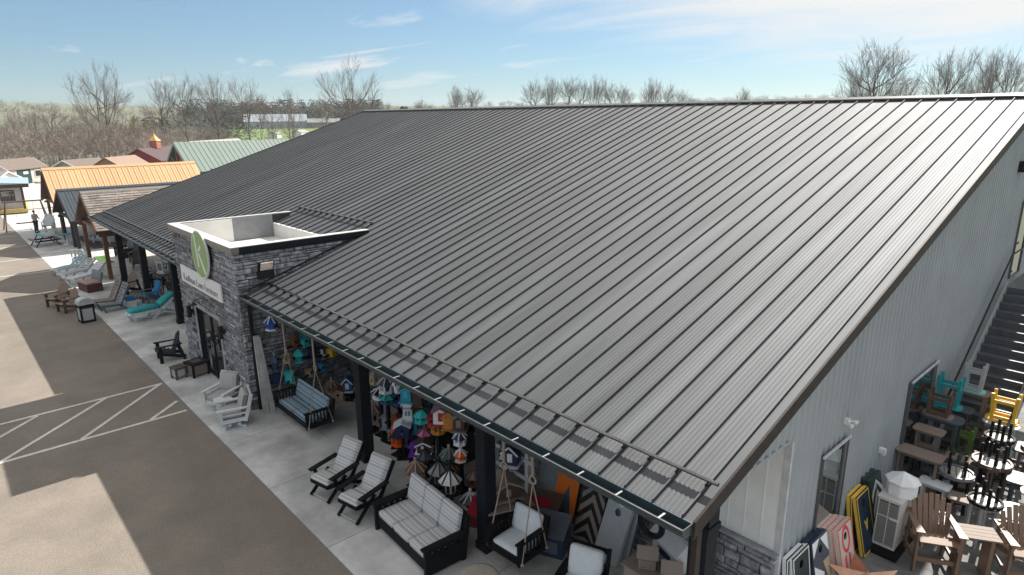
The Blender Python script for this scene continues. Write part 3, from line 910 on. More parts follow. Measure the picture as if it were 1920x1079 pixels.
def recliner(label, m, fab, loc, rz, group):
    t = thing('folding_recliner', label, 'chair', loc, rz, group)
    for s in (-1, 1):
        x = s*.30
        MB().beam((x, .46, .02), (x, -.10, .48), .035, .085).build('cross_leg', m, t)
        MB().beam((x-.04*s, -.62, .02), (x-.04*s, .18, .44), .035, .085).build('cross_leg', m, t)
        MB().beam((x, .40, .40), (x, -.30, .28), .035, .10).build('seat_rail', m, t)
        MB().beam((x, -.22, .26), (x, -.72, 1.02), .04, .09, (0, 1, 0)).build('back_post', m, t)
        MB().beam((x+s*.07, .38, .60), (x+s*.07, -.42, .66), .13, .035).build('arm', m, t)
        MB().beam((x+s*.05, .22, .40), (x+s*.06, .26, .60), .08, .03, (1, 0, 0)).build('arm_post', m, t)
    MB().beam((-.30, .42, .40), (.30, .42, .40), .04, .10).build('front_rail', m, t)
    MB().tube([(-.31, .42, .05), (.31, .42, .05)], .012, 6).build('tie_bar', STEEL, t)
    MB().beam((-.30, -.68, .97), (.30, -.68, .97), .04, .10).build('back_rail', m, t)
    MB().beam((0, .38, .375), (0, -.26, .265), .56, .02).build('seat_panel', m, t)
    MB().beam((0, -.24, .30), (0, -.70, 1.0), .54, .02, (0, 1, 0)).build('back_panel', m, t)
    path = [(.44, .46), (.30, .465), (.10, .43), (-.10, .385), (-.20, .39), (-.30, .50), (-.44, .72), (-.58, .94), (-.67, 1.09)]
    def cen(v):
        f = v*(len(path)-1); i = min(int(f), len(path)-2); q = f-i
        return path[i][0]*(1-q)+path[i+1][0]*q, path[i][1]*(1-q)+path[i+1][1]*q
    def surf(sgn):
        def fn(u, v):
            y, z = cen(v); y2, z2 = cen(min(1, v+.03)); y1, z1 = cen(max(0, v-.03))
            ty, tz = y2-y1, z2-z1; l = math.hypot(ty, tz); ny, nz = tz/l, -ty/l
            if nz < 0 and ny < 0: ny, nz = -ny, -nz
            e = min(1, 6*u, 6*(1-u), 12*v, 12*(1-v))
            e = math.sqrt(max(0, 1-(1-e)**2))
            tuft = .018*(abs(math.sin(v*PI*7)))*(.6+.4*abs(math.sin(u*PI*3))) if sgn > 0 else 0
            th = (.082*e + tuft*1.3*e)*sgn
            x = (u-.5)*.60
            return (x, y+ny*th, z+nz*th)
        return fn
    c = MB(); c.sheet(surf(1), 18, 44).sheet(surf(-1), 18, 44)
    c.build('cushion', fab, t)
    return t

M_ROPE = mat('manila_rope', (.36, .29, .23), .9, noise=.25, scale=60, bump=.6, bscale=120)
def swing(label, hw, m, fab, loc, rz, nc, top, solid_arm=False):
    """porch swing hung on two ropes from the porch beam; loc z is the seat height of its underside"""
    t = thing('porch_swing', label, 'porch swing', loc, rz)
    for s in (-1, 1):
        x = s*(hw+.04)
        MB().box(x-.035, x+.035, .34, .43, -.05, .40).build('front_post', m, t)
        MB().beam((x, -.28, -.05), (x, -.42, .62), .07, .09, (0, 1, 0)).build('back_post', m, t)
        MB().box(x-.06, x+.06, -.40, .46, .40, .435).build('arm', m, t)
        MB().box(x-.03, x+.03, -.28, .34, -.04, .09).build('side_rail', m, t)
        for k in range(6):
            y = -.22+k*.095
            MB().box(x-.018, x+.018, y, y+.035, .09, .40).build('spindle', m, t)
        # rope: a bundle down to a ring, then two strands to the seat corners
        rx = x*.93
        zt = top-loc[2]; zr = zt*.60
        MB().tube([(rx, 0, zt), (rx+.01, 0, (zt+zr)/2), (rx, 0, zr+.07)], .030, 7).build('hanging_rope', M_ROPE, t)
        MB().tube([(rx+.075*math.cos(a), 0, zr+.075*math.sin(a)) for a in [PI*2*i/14 for i in range(15)]], .022, 6).build('rope_ring', M_ROPE, t)
        for yy in (.38, -.33):
            MB().tube([(rx, 0, zr-.07), (x+.05*s, yy, .02)], .0135, 6).build('rope', M_ROPE, t)
            k = MB().lathe([(.0, -.04), (.035, -.02), (.035, .02), (.0, .04)], 7); k.xf(Matrix.Translation((x+.05*s, yy, .0))); k.build('knot', M_ROPE, t)
    MB().box(-hw, hw, .36, .41, -.04, .11).build('front_rail', m, t)
    MB().box(-hw, hw, -.30, .359, .03, .06).build('seat_deck', m, t)
    MB().beam((0, -.28, .06), (0, -.43, .62), 2*hw, .03, (0, 1, 0)).build('back_panel', m, t)
    w1 = 2*hw/nc
    for i in range(nc):
        x = -hw+w1*(i+.5)
        cushion_mb(w1-.01, .62, .11, (x, .06, .125), r=.045, puff=.02).build('seat_cushion', fab, t)
        cushion_mb(w1-.01, .52, .11, M=Matrix.Translation((x, -.27, .42)) @ Matrix.Rotation(R(105), 4, 'X'), r=.045, puff=.02).build('back_cushion', fab, t)
    return t

def table(name, label, cat, m, w, d, h, loc, rz=0, shelf=False, rnd=.08, group=None, leg=.05, mleg=None, inset=.10):
    t = thing(name, label, cat, loc, rz, group)
    poly = []
    rr = min(rnd, w/2-.01, d/2-.01)
    for cx, cy, a0 in ((w/2-rr, d/2-rr, 0), (-w/2+rr, d/2-rr, 90), (-w/2+rr, -d/2+rr, 180), (w/2-rr, -d/2+rr, 270)):
        for k in range(5):
            a = R(a0+k*22.5); poly.append((cx+rr*math.cos(a), cy+rr*math.sin(a)))
    MB().prism(poly, 'z', h-.03, h).build('table_top', m, t)
    lw = w/2-inset; ld = d/2-min(inset, d*.25)
    for sx in (-1, 1):
        for sy in (-1, 1):
            MB().box(sx*lw-leg/2, sx*lw+leg/2, sy*ld-leg/2, sy*ld+leg/2, 0, h-.03).build('leg', mleg or m, t)
    for sy in (-1, 1):
        MB().box(-lw+leg/2, lw-leg/2, sy*ld-.012, sy*ld+.012, h-.11, h-.031).build('apron', mleg or m, t)
    if shelf:
        MB().box(-lw+leg/2, lw-leg/2, -ld, ld, h*.28, h*.28+.025).build('shelf', mleg or m, t)
    return t

def upturned_stool(label, m, w, h, loc, rz, group, seat_m=None):
    """backless stool stacked upside down: its seat lies below, its four legs and rungs stand up"""
    t = thing('upturned_stool', label, 'stool', loc, rz, group)
    poly = []
    rr = .12; W2, D2 = w/2+.06, w*.40
    for cx, cy, a0 in ((W2-rr, D2-rr, 0), (-W2+rr, D2-rr, 90), (-W2+rr, -D2+rr, 180), (W2-rr, -D2+rr, 270)):
        for k in range(4):
            a = R(a0+k*30); poly.append((cx+rr*math.cos(a), cy+rr*math.sin(a)))
    MB().prism(poly, 'z', 0, .035).build('seat', seat_m or m, t)
    for sx in (-1, 1):
        for sy in (-1, 1):
            MB().beam((sx*w*.36, sy*w*.24, .035), (sx*w*.44, sy*w*.32, h), .07, .045, (0, 1, 0)).build('leg', m, t)
    for sy in (-1, 1):
        MB().beam((-w*.40, sy*w*.29, h*.72), (w*.40, sy*w*.29, h*.72), .03, .075).build('rung', m, t)
    for sx in (-1, 1):
        MB().beam((sx*w*.41, -w*.27, h*.62), (sx*w*.41, w*.27, h*.62), .03, .075).build('rung', m, t)
        MB().beam((sx*w*.36, -w*.22, .09), (sx*w*.36, w*.22, .09), .03, .09).build('apron', m, t)
    for sy in (-1, 1):
        MB().beam((-w*.34, sy*w*.245, .09), (w*.34, sy*w*.245, .09), .03, .09).build('apron', m, t)
    return t

UNDERS = mat('sun_sheen_underside', (.34, .33, .31), .4, noise=.08)  # sun sheen on the dark slats, painted in as a pale colour
def upturned_round(label, m, r, h, loc, rz, group, edge=None):
    """round side table lying upside down: slatted underside up, legs in the air"""
    t = thing('upturned_round_table', label, 'table', loc, rz, group)
    n = 6; sw_ = 2*r/n
    for i in range(n):
        x = -r+sw_*(i+.5)
        hl = math.sqrt(max(.01, r*r-x*x))
        MB().box(x-sw_/2+.008, x+sw_/2-.008, -hl, hl, .02, .045).build('top_slat', UNDERS, t)
    rg = MB()
    k = 28
    vs = []
    for a in range(k):
        c, s = math.cos(2*PI*a/k), math.sin(2*PI*a/k)
        vs += [(c*(r-.03), s*(r-.03), 0), (c*(r+.015), s*(r+.015), 0), (c*(r+.015), s*(r+.015), .075), (c*(r-.03), s*(r-.03), .075)]
    fs = []
    for a in range(k):
        b = (a+1) % k
        for q in range(4): fs.append((a*4+q, b*4+q, b*4+(q+1) % 4, a*4+(q+1) % 4))
    rg.add(vs, fs).build('rim', edge or m, t)
    for i in range(4):
        a = PI/4+i*PI/2
        x, y = r*.62*math.cos(a), r*.62*math.sin(a)
        MB().box(x-.024, x+.024, y-.024, y+.024, .046, h).build('leg', m, t)
    return t

def chaise(label, m, loc, rz, group=None, cush=None, sling=None):
    t = thing('chaise_lounge', label, 'sun lounger', loc, rz, group)
    for s in (-1, 1):
        x = s*.30
        MB().beam((x, 1.0, .34), (x, -.35, .34), .04, .09).build('side_rail', m, t)
        MB().beam((x, -.25, .34), (x, -.95, .82), .04, .08, (0, 1, 0)).build('back_rail', m, t)
        MB().beam((x, .98, .36), (x, .80, .0), .04, .09, (0, 1, 0)).build('leg', m, t)
        MB().beam((x+.03*s, .15, .0), (x+.03*s, -.75, .62), .04, .08, (0, 1, 0)).build('cross_leg', m, t)
        MB().beam((x+.03*s, -.98, .0), (x+.03*s, -.10, .36), .04, .08, (0, 1, 0)).build('rear_leg', m, t)
    MB().beam((-.3, 1.0, .34), (.3, 1.0, .34), .04, .09).build('end_rail', m, t)
    MB().beam((-.33, -.97, .04), (.33, -.97, .04), .05, .06).build('foot_rail', m, t)
    for i in range(9):
        y = .92-i*.145
        MB().beam((-.28, y, .385), (.28, y, .385), .11, .02).build('seat_slat', sling or m, t)
    for i in range(6):
        q = i/5; y = -.30-.62*q; z = .40+.44*q
        MB().beam((-.28, y, z), (.28, y, z), .11, .02, (0, .57, .82)).build('back_slat', sling or m, t)
    if cush:
        cushion_mb(.56, 1.25, .15, (0, .36, .475), r=.07, puff=.03).build('seat_cushion', cush, t)
        cushion_mb(.54, .80, .14, M=Matrix.Translation((0, -.60, .74)) @ Matrix.Rotation(R(-33), 4, 'X'), r=.06, puff=.03).build('back_cushion', cush, t)
    return t

# ---------------------------------------------------------------- furniture on the pavement, from near to far
sofa('black three-seat sofa with grey striped cushions behind the kerb', 3, P_BLACK, ST_GREY, (5.98, .10, 0), R(-3))
recliner('black folding recliner with striped tufted cushion, next to the sofa arm', P_BLACK, ST_GREY, (7.78, .42, 0), R(12), 'striped folding recliners')
recliner('black folding recliner with striped tufted cushion, nearer the stone tower', P_BLACK, ST_GREY, (8.95, .50, 0), R(12), 'striped folding recliners')
swing('black two-seat porch swing with blue striped cushions on ropes', .98, P_BLACK, ST_BLUE, (12.75, -.55, .34), R(0), 2, 3.06)
swing('black single porch swing with plain pale cushions on ropes', .36, P_BLACK, F_WHITE, (4.15, -.95, .40), R(4), 1, 3.06)
deep_chair('black armchair with plain pale cushions cut by the bottom of the frame', P_BLACK, F_WHITE, (2.55, -.95, 0), R(20))
t = thing('round_pouf', 'round beige woven pouf beside the black sofa end', 'pouf', (3.95, .22, 0))
MB().lathe([(.36, .02), (.42, .12), (.42, .34), (.38, .44), (.30, .46), (.0, .465)], 28).build('cushion', mat('beige_weave', (.36, .32, .28), .9, noise=.15, scale=40, bump=.4), t)
deep_chair('white glider chair with striped cushions facing the car park, by the tower corner', P_WHITE, ST_VERT, (15.45, .80, 0), R(30), 'white gliders')
deep_chair('white glider chair with striped cushions turned sideways in front of the other', P_WHITE, ST_VERT, (14.08, 1.0, 0), R(-14), 'white gliders')
table('tete_a_tete_table', 'small white table joining the two white gliders', 'table', P_WHITE, .52, .44, .56, (14.76, 1.02, 0), R(8))
adirondack('adirondack_chair', 'black adirondack chair on the pavement left of the entrance doors', 'chair', P_NAVYB, loc=(21.0, .85, 0), rz=R(-6))
def fire_table(label, w, h, m, panel, loc, rz):
    t = thing('fire_table', label, 'fire table', loc, rz)
    for sx in (-1, 1):
        for sy in (-1, 1): MB().cbox((sx*(w/2-.03), sy*(w/2-.03), h/2), (.06, .06, h-.03)).build('leg', m, t)
    MB().box(-w/2-.02, w/2+.02, -w/2-.02, w/2+.02, h-.035, h).build('table_top', m, t)
    for s in (-1, 1):
        MB().box(-w/2+.06, w/2-.06, s*(w/2-.03)-.01, s*(w/2-.03)+.01, .1, h-.08).build('side_panel', panel, t)
        MB().box(s*(w/2-.03)-.01, s*(w/2-.03)+.01, -w/2+.06, w/2-.06, .1, h-.08).build('side_panel', panel, t)
    MB().box(-w*.28, w*.28, -w*.28, w*.28, h+.001, h+.012).build('lid', P_DGREY, t)
    return t
fire_table('small dark brown cube fire table with pale ribbed panel near the kerb', .38, .42, P_BROWN, P_LGREY, (18.9, 1.12, 0), R(12))
fire_table('larger black cube fire table with tan panel by the tower', .58, .50, P_BLACK, P_TAN, (18.75, .58, 0), R(12))
t = thing('leaning_column', 'two pale boxed boards leaning on the tower beside the downspout', 'boards', (14.22, -.02, 0))
for k, (dx, w) in enumerate(((0, .16), (.18, .15))):
    MB().beam((-.02-dx*.4, .05-dx, .0), (.26-dx*.15, .0-dx*.2, 2.35-.05*k), w, .06, (1, 0, 0)).build('board', mat('grey_white_board', (.42, .42, .41), .7, noise=.14, scale=5), t)

# left of the tower
t = chaise('white folding lounger with turquoise cushions beside the dark post', P_WHITE, (27.25, -.15, 0), R(8), cush=F_TEAL)
t = thing('ottoman', 'white footstool with bright blue cushion behind the turquoise lounger', 'footstool', (29.9, .15, 0))
MB().box(-.27, .27, -.2, .2, .0, .30).build('frame', P_WHITE, t)
cushion_mb(.58, .46, .13, (0, 0, .37), r=.06, puff=.03).build('cushion', F_BLUE, t)
adirondack('adirondack_chair', 'grey adirondack chair with bright blue cushions by the porch post', 'chair', P_GREY, loc=(29.75, -.75, 0), rz=R(8), cush=F_BLUE)
def slat_glider(label, m, loc, rz, group):
    t = thing('slatted_lounger', label, 'lounge chair', loc, rz, group)
    for s in (-1, 1):
        MB().beam((s*.28, .50, .33), (s*.28, -.35, .24), .04, .09).build('side_rail', m, t)
        MB().beam((s*.28, -.25, .18), (s*.28, -.72, 1.12), .04, .09, (0, 1, 0)).build('back_rail', m, t)
        MB().beam((s*.28, .48, .35), (s*.28, .36, 0), .04, .09, (0, 1, 0)).build('leg', m, t)
        MB().beam((s*.28, -.22, .3), (s*.28, -.52, 0), .04, .09, (0, 1, 0)).build('leg', m, t)
    for i in range(6): MB().beam((-.33, .46-i*.13, .385-.014*i), (.33, .46-i*.13, .385-.014*i), .115, .022).build('seat_slat', m, t)
    for i in range(7):
        q = i/6; MB().beam((-.33, -.29-.40*q, .36+.78*q), (.33, -.29-.40*q, .36+.78*q), .115, .022, (0, .88, .46)).build('back_slat', m, t)
    return t
slat_glider('grey slatted lounge chair with tall leaning back, nearest of the pair', P_GREY, (29.65, .95, 0), R(8), 'slatted lounge chairs')
slat_glider('weathered brown slatted lounge chair behind the grey one', P_TAN, (30.55, 1.05, 0), R(8), 'slatted lounge chairs')
t = thing('trash_bin', 'black framed bin with grey panels and domed pale lid', 'litter bin', (28.55, 2.15, 0), R(6))
for sx in (-1, 1):
    for sy in (-1, 1): MB().cbox((sx*.24, sy*.24, .40), (.07, .07, .80)).build('leg', P_BLACK, t)
for sx in (-1, 1):
    MB().box(-.205, .205, sx*.24-.02, sx*.24+.02, .10, .62).build('side_panel', P_LGREY, t)
    MB().box(sx*.24-.02, sx*.24+.02, -.205, .205, .10, .62).build('side_panel', P_LGREY, t)
    MB().box(-.205, .205, sx*.24-.03, sx*.24+.03, .66, .79).build('rail', P_BLACK, t)
    MB().box(sx*.24-.03, sx*.24+.03, -.205, .205, .66, .79).build('rail', P_BLACK, t)
    MB().box(-.205, .205, sx*.24-.03, sx*.24+.03, .0, .08).build('rail', P_BLACK, t)
    MB().box(sx*.24-.03, sx*.24+.03, -.205, .205, .0, .08).build('rail', P_BLACK, t)
MB().box(-.30, .30, -.30, .30, .80, .84).build('lid_base', P_LGREY, t)
MB().prism([(-.28, .841)] + [(-.28*math.cos(PI*i/10), .90+.17*math.sin(PI*i/10)) for i in range(11)] + [(.28, .841)], 'x', -.26, .26).build('lid', P_LGREY, t)
a0 = adirondack('adirondack_chair', 'brown adirondack chair at the pavement edge, farther of the pair beyond the bin', 'chair', P_CEDAR, P_BROWN, loc=(32.3, 2.65, 0), rz=R(28), group='brown adirondack chairs by the bin')
dup(a0, (30.95, 2.45, 0), R(18), 'brown adirondack chair at the pavement edge, right beside the bin', 'brown adirondack chairs by the bin')
t = thing('storage_chest', 'dark red low bench with striped pinkish cushion beyond the slatted loungers', 'bench', (34.6, .95, 0), R(10))
MB().box(-.6, .6, -.36, .36, .03, .40).build('frame', mat('maroon_wood', (.08, .025, .025), .5, noise=.1), t)
cushion_mb(1.2, .72, .12, (0, 0, .46), r=.05).build('seat_cushion', mat('dusty_pink_fabric', (.36, .24, .21), .9, noise=.1), t)
cushion_mb(1.2, .5, .12, M=Matrix.Translation((0, -.38, .72)) @ Matrix.Rotation(R(105), 4, 'X'), r=.05).build('back_cushion', P_GREY, t)
F_MIST = mat('misty_blue_sling', (.26, .40, .44), .7, noise=.05)
F_PALE = mat('pale_grey_sling', (.42, .43, .44), .7, noise=.05)
chaise('white lounger with misty blue sling, farthest of the three in a row', P_WHITE, (40.2, .95, 0), R(30), 'sling loungers in a row', sling=F_MIST)
chaise('white lounger with pale grey sling, middle of the three in a row', P_WHITE, (38.6, .85, 0), R(30), 'sling loungers in a row', sling=F_PALE)
chaise('white lounger with pale slats, nearest of the three in a row', P_WHITE, (37.1, .65, 0), R(30), 'sling loungers in a row')
t = thing('slatted_bench', 'white bench with upright end slats behind the loungers', 'bench', (41.9, .2, 0), R(0))
for s in (-1, 1):
    for k in range(4): MB().box(s*.75-.02, s*.75+.02, -.3+k*.18, -.22+k*.18, 0, .82).build('end_slat', P_WHITE, t)
    MB().box(s*.75-.03, s*.75+.03, -.34, .36, .82, .87).build('arm', P_WHITE, t)
for y, z in ((-.3, .78), (-.3, .5), (.3, .42)): MB().beam((-.75, y, z), (.75, y, z), .05, .09).build('rail', P_WHITE, t)
MB().box(-.73, .73, -.28, .3, .40, .43).build('seat', P_DGREY, t)
# under the far porch
table('dining_table', 'dark brown high dining table under the far porch', 'table', P_BROWN, 1.5, 1.0, .92, (31.8, -2.0, 0))
for i, (x, y, r_, lab, m) in enumerate(((33.3, -1.7, 20, 'weathered tall-back chair by the far porch post', P_TAN), (30.6, -2.1, -30, 'dark brown chair at the high table, near side', P_BROWN), (29.0, -1.9, 15, 'dark chair in the shade behind the blue cushioned chair', P_BROWN), (27.7, -2.3, -10, 'shaded brown chair nearest the stone tower', P_BROWN), (34.5, -2.3, 5, 'light grey chair in the depth of the far porch', P_LGREY))):
    adirondack('adirondack_chair', lab, 'chair', m, P_BLACK if m is P_TAN else m, loc=(x, y, 0), rz=R(r_), lift=.12)
adirondack('adirondack_chair', 'weathered chair with black arms in front of the far porch table', 'chair', P_TAN, P_BLACK, loc=(32.6, -.35, 0), rz=R(24))
t = upturned_stool('white framed stool upside down on the porch table', P_WHITE, .55, .8, (31.9, -1.9, .92), R(20), None)
t = thing('potted_shrub', 'olive green cone shaped cover hanging beside the far tower corner', 'cushion', (22.3, -.9, 0))
MB().lathe([(.2, .0), (.28, .1), (.26, 1.0), (.18, 1.35), (.05, 1.5), (.0, 1.52)], 14).build('cover', mat('olive_fabric', (.16, .2, .08), .9, noise=.2, bump=.3), t)
t = thing('striped_roll', 'striped cushion roll on the pavement behind the turquoise lounger', 'cushion', (30.9, -.6, 0), R(20))
cushion_mb(.9, .42, .2, (0, 0, .12), r=.09, puff=.02).build('cushion', stripe_mat('tan_black_stripe', (1, 0, 0), 4.5, [(0, (.3, .26, .2)), (.5, (.03, .03, .03))]), t)
sofa('dark two-seat settee under the shingled pavilion', 2, P_BLACK, F_SLATE, (42.8, -2.5, 0), R(5))
t = thing('turf_mat', 'bright green artificial turf mat under the shingled pavilion', 'turf', (42.6, -1.15, 0))
MB().box(-1.2, 1.6, -.35, .30, .002, .02).build('mat', mat('artificial_turf', (.06, .15, .018), .95, noise=.2, scale=30, bump=.8), t)
# ---------------------------------------------------------------- birdhouses and feeders
def poly_ring(r, n, z, rot=0): return [(r*math.cos(2*PI*i/n+rot), r*math.sin(2*PI*i/n+rot), z) for i in range(n)]
_rib = {}
def support(t, z, ceil=3.36, wall=None):
    """how the piece is held up: a wire to the soffit when it hangs high, else a post on a foot"""
    if wall == 'x':
        MB().box(.0, .30, -.03, .03, .02, .08).build('wall_bracket', BLACKMETAL, t)
    elif z > 1.15:
        MB().tube([(0, 0, .35), (0, 0, ceil-z)], .004, 4).build('hanging_wire', BLACKMETAL, t)
    elif z > .08:
        MB().box(-.045, .045, -.045, .045, -z+.03, -.001).build('post', P_BLACK, t)
        MB().box(-.17, .17, -.17, .17, -z+.002, -z+.03).build('foot', P_BLACK, t)

def gazebo(label, loc, Rr, H, croof, ctrim, cbody, n=6, style='post', finial=None, rot=.2, wall=None, ceil=3.36):
    t = thing('bird_feeder', label, 'bird feeder', loc, rot, 'bird feeders and birdhouses')
    Rr *= .76
    zr = H*.54                                  # underside of the roof
    rb = Rr*.78
    b = MB().lathe([(rb*1.12, 0), (rb*1.12, .035)], n, smooth=False); b.build('tray', ctrim, t)
    if style == 'post':
        MB().lathe([(rb*.95, .036), (rb*.95, .07)], n, smooth=False).build('tray_rail', ctrim, t)
        for x, y, z in poly_ring(rb*.9, n, 0): MB().box(x-.018, x+.018, y-.018, y+.018, .036, zr).build('post', ctrim, t)
        MB().lathe([(rb*.45, .036), (rb*.45, zr)], n, smooth=False).build('seed_hopper', cbody, t)
    else:
        MB().lathe([(rb*.66, .036), (rb*.80, zr)], n, smooth=False).build('wall', cbody, t)
        a = PI/n
        ap = rb*.72*math.cos(PI/n)
        for k in (range(n) if n >= 8 else ()):
            wn_ = MB().box(ap-.002, ap+.012, -rb*.16, rb*.16, .07, zr*.82); wn_.xf(Matrix.Rotation(a+2*PI*k/n, 4, 'Z')); wn_.build('window', P_BLACK, t)
        for k in (() if n >= 8 else (0, n//2, n-1)):
            aa = a+2*PI*k/n
            h = MB().lathe([(.036, 0), (.036, .012)], 8); h.xf(Matrix.Rotation(aa, 4, 'Z') @ Matrix.Translation((ap+.01, 0, zr*.55)) @ Matrix.Rotation(PI/2, 4, 'Y')); h.build('entry_hole', P_BLACK, t)
    rf = MB().lathe([(Rr, zr), (Rr, zr+.012), (.035, H), (.0, H)], n, smooth=False); rf.build('roof', croof, t)
    if ctrim is not croof:
        me = MB().beam((Rr*1.01, 0, zr+.02), (.04, 0, H+.012), .028, .02).mesh('roof_rib', ctrim)
        for k in range(n): inst('roof_rib', me, t, (0, 0, 0), (0, 0, 2*PI*k/n))
    f = MB().lathe([(.02, H-.01), (.035, H+.02), (.02, H+.04), (.042, H+.075), (.03, H+.11), (.0, H+.12)], 8)
    f.build('finial', finial or ctrim, t)
    support(t, loc[2], ceil, wall)
    return t

def cottage(label, loc, w, d, H, cwall, croof, rot=0.3, wall=None, trim=None, pitch=.5, cat='birdhouse', ceil=3.36, hole=True):
    t = thing('birdhouse', label, cat, loc, rot, 'bird feeders and birdhouses')
    w *= .88; d *= .88
    hw = w/2; hz = H-pitch*hw
    MB().prism([(-hw, .02), (hw, .02), (hw, hz), (0, H), (-hw, hz)], 'y', -d/2, d/2).build('wall', cwall, t)
    for s in (-1, 1):
        e = hw+.05
        MB().beam((s*e, 0, H-pitch*e+.012), (0, 0, H+.014), d+.1, .018, (0, 0, 1)).build('roof', croof, t)
    MB().box(-hw-.05, hw+.05, -d/2-.06, d/2+.08, 0, .019).build('base', trim or cwall, t)
    if hole:
        h = MB().lathe([(.042, 0), (.042, .014)], 10); h.xf(Matrix.Translation((0, d/2-.004, hz*.62)) @ Matrix.Rotation(-PI/2, 4, 'X')); h.build('entry_hole', P_BLACK, t)
        MB().tube([(0, d/2, hz*.36), (0, d/2+.06, hz*.36)], .008, 5).build('perch', trim or croof, t)
    if trim:
        for s in (-1, 1):
            MB().beam((s*(hw+.045), d/2+.052, H-pitch*(hw+.045)), (0, d/2+.052, H), .02, .035, (0, 0, 1)).build('gable_trim', trim, t)
        MB().box(-.055, .055, d/2+.001, d/2+.012, hz*.30, hz*.9).build('door_trim', trim, t)
    support(t, loc[2], ceil, wall)
    return t

C = lambda nm, r, g, b: mat(nm, L(r, g, b), .5, noise=.05)
B_BLUE = C('royal_blue_paint', 20, 85, 165); B_NAVY = C('navy_paint', 26, 46, 84); B_TEALP = C('teal_paint', 34, 150, 150)
B_TURQ = C('turquoise_paint', 60, 190, 190); B_SKY = C('sky_blue_paint', 50, 150, 195); B_DTEAL = C('deep_teal_paint', 20, 88, 110)
B_TAUPE = C('taupe_paint', 140, 126, 118); B_MAUVE = C('mauve_brown_paint', 112, 88, 88); B_MAUVET = C('mauve_trim_paint', 165, 145, 142)
B_GREYD = C('slate_paint', 72, 78, 92); B_GREYM = C('mid_grey_paint', 130, 138, 144); B_WHT = C('white_paint', 232, 234, 236)
B_ORG = C('orange_paint', 230, 95, 20); B_AMB = C('amber_wood_paint', 196, 128, 52); B_BRN = C('brown_wood_paint', 122, 78, 44)
B_YEL = C('yellow_paint', 236, 190, 20); B_PINK = C('pink_paint', 205, 100, 150); B_PUR = C('purple_paint', 120, 55, 180)
B_RED = C('crimson_paint', 165, 28, 48); B_GRN = C('dark_green_paint', 62, 88, 74); B_BLKP = C('black_paint', 16, 17, 20)
B_DBRN = C('dark_brown_paint', 70, 50, 46); B_TANW = C('tan_paint', 186, 160, 136)

XW = 14.28                                     # pieces fixed to the tower's porch side
gazebo('royal blue feeder with white ribs hanging under the eave by the tower', (14.25, -.42, 2.50), .27, .40, B_BLUE, B_WHT, B_BLUE, 6, 'wall')
cottage('tan birdhouse half hidden behind the gutter beside the blue feeder', (XW, -.75, 2.48), .2, .2, .26, B_TAUPE, B_WHT, 1.6, 'x')
cottage('orange-brown birdhouse on the tower wall behind the swing rope', (XW, -1.08, 1.78), .17, .18, .36, B_BRN, B_BRN, 1.7, 'x', pitch=.9)
cottage('turquoise birdhouse high on the tower wall, upper of two', (XW, -1.40, 1.74), .24, .2, .38, B_TURQ, B_TEALP, 1.9, 'x', pitch=.9)
gazebo('turquoise six-sided birdhouse on the tower wall, lower of two', (XW, -1.18, 1.28), .27, .42, B_TURQ, B_TURQ, B_TEALP, 6, 'wall', B_DTEAL, wall='x')
gazebo('navy four-sided birdhouse with white tray beside the pale boards', (XW, -.42, 1.24), .20, .44, B_NAVY, B_NAVY, B_NAVY, 4, 'wall', B_GREYM, wall='x')
gazebo('grey-green roofed feeder behind the swing rope ring', (XW, -.80, 1.36), .22, .30, B_GRN, B_TANW, B_GREYD, 6, 'post', wall='x')
cottage('black and navy birdhouse on the tower wall right of the turquoise ones', (XW, -1.62, 1.32), .24, .2, .36, B_NAVY, B_BLKP, 1.8, 'x')
cottage('white birdhouse with scrollwork front on the tower wall', (XW, -1.97, 1.25), .13, .12, .30, B_WHT, B_GREYD, 1.9, 'x', trim=B_GREYD, pitch=.3)
cottage('bright yellow birdhouse on the tower wall by the second rope', (XW, -2.22, 1.22), .24, .26, .30, B_YEL, B_YEL, 2.1, 'x', trim=B_YEL)
cottage('small sky blue birdhouse below the yellow one', (XW, -1.88, .80), .14, .14, .20, B_SKY, B_SKY, 1.9, 'x')
cottage('turquoise box birdhouse with flat roof above the blue swing', (XW, -.84, .74), .34, .24, .32, B_TURQ, B_TURQ, 2.4, 'x', pitch=.25)
cottage('small pale birdhouse below the turquoise ones on the tower wall', (XW, -1.45, .74), .15, .18, .22, B_TANW, B_TAUPE, 2.2, 'x')
cottage('plain navy box birdhouse low on the tower wall', (XW, -.40, .82), .26, .2, .24, B_NAVY, B_NAVY, 1.6, 'x', pitch=.1, hole=False)
gazebo('mauve feeder with cream ribs seen between the swing ropes', (14.5-.35, -2.1, .02), .30, .42, B_MAUVE, B_TANW, B_BLKP, 8)
gazebo('slate feeder with grey ribs behind the blue striped swing', (13.6, -2.45, .32), .27, .38, B_GREYD, B_GREYM, B_GREYD, 6)
cottage('royal blue birdhouse with white trim beside the dark post', (13.35, -2.25, .30), .30, .28, .46, B_BLUE, B_BLUE, .9, trim=B_WHT, pitch=1.1)
cottage('tan platform birdhouse behind the right end of the blue swing', (13.5, -2.0, .02), .34, .3, .40, B_TANW, B_BRN, .9)
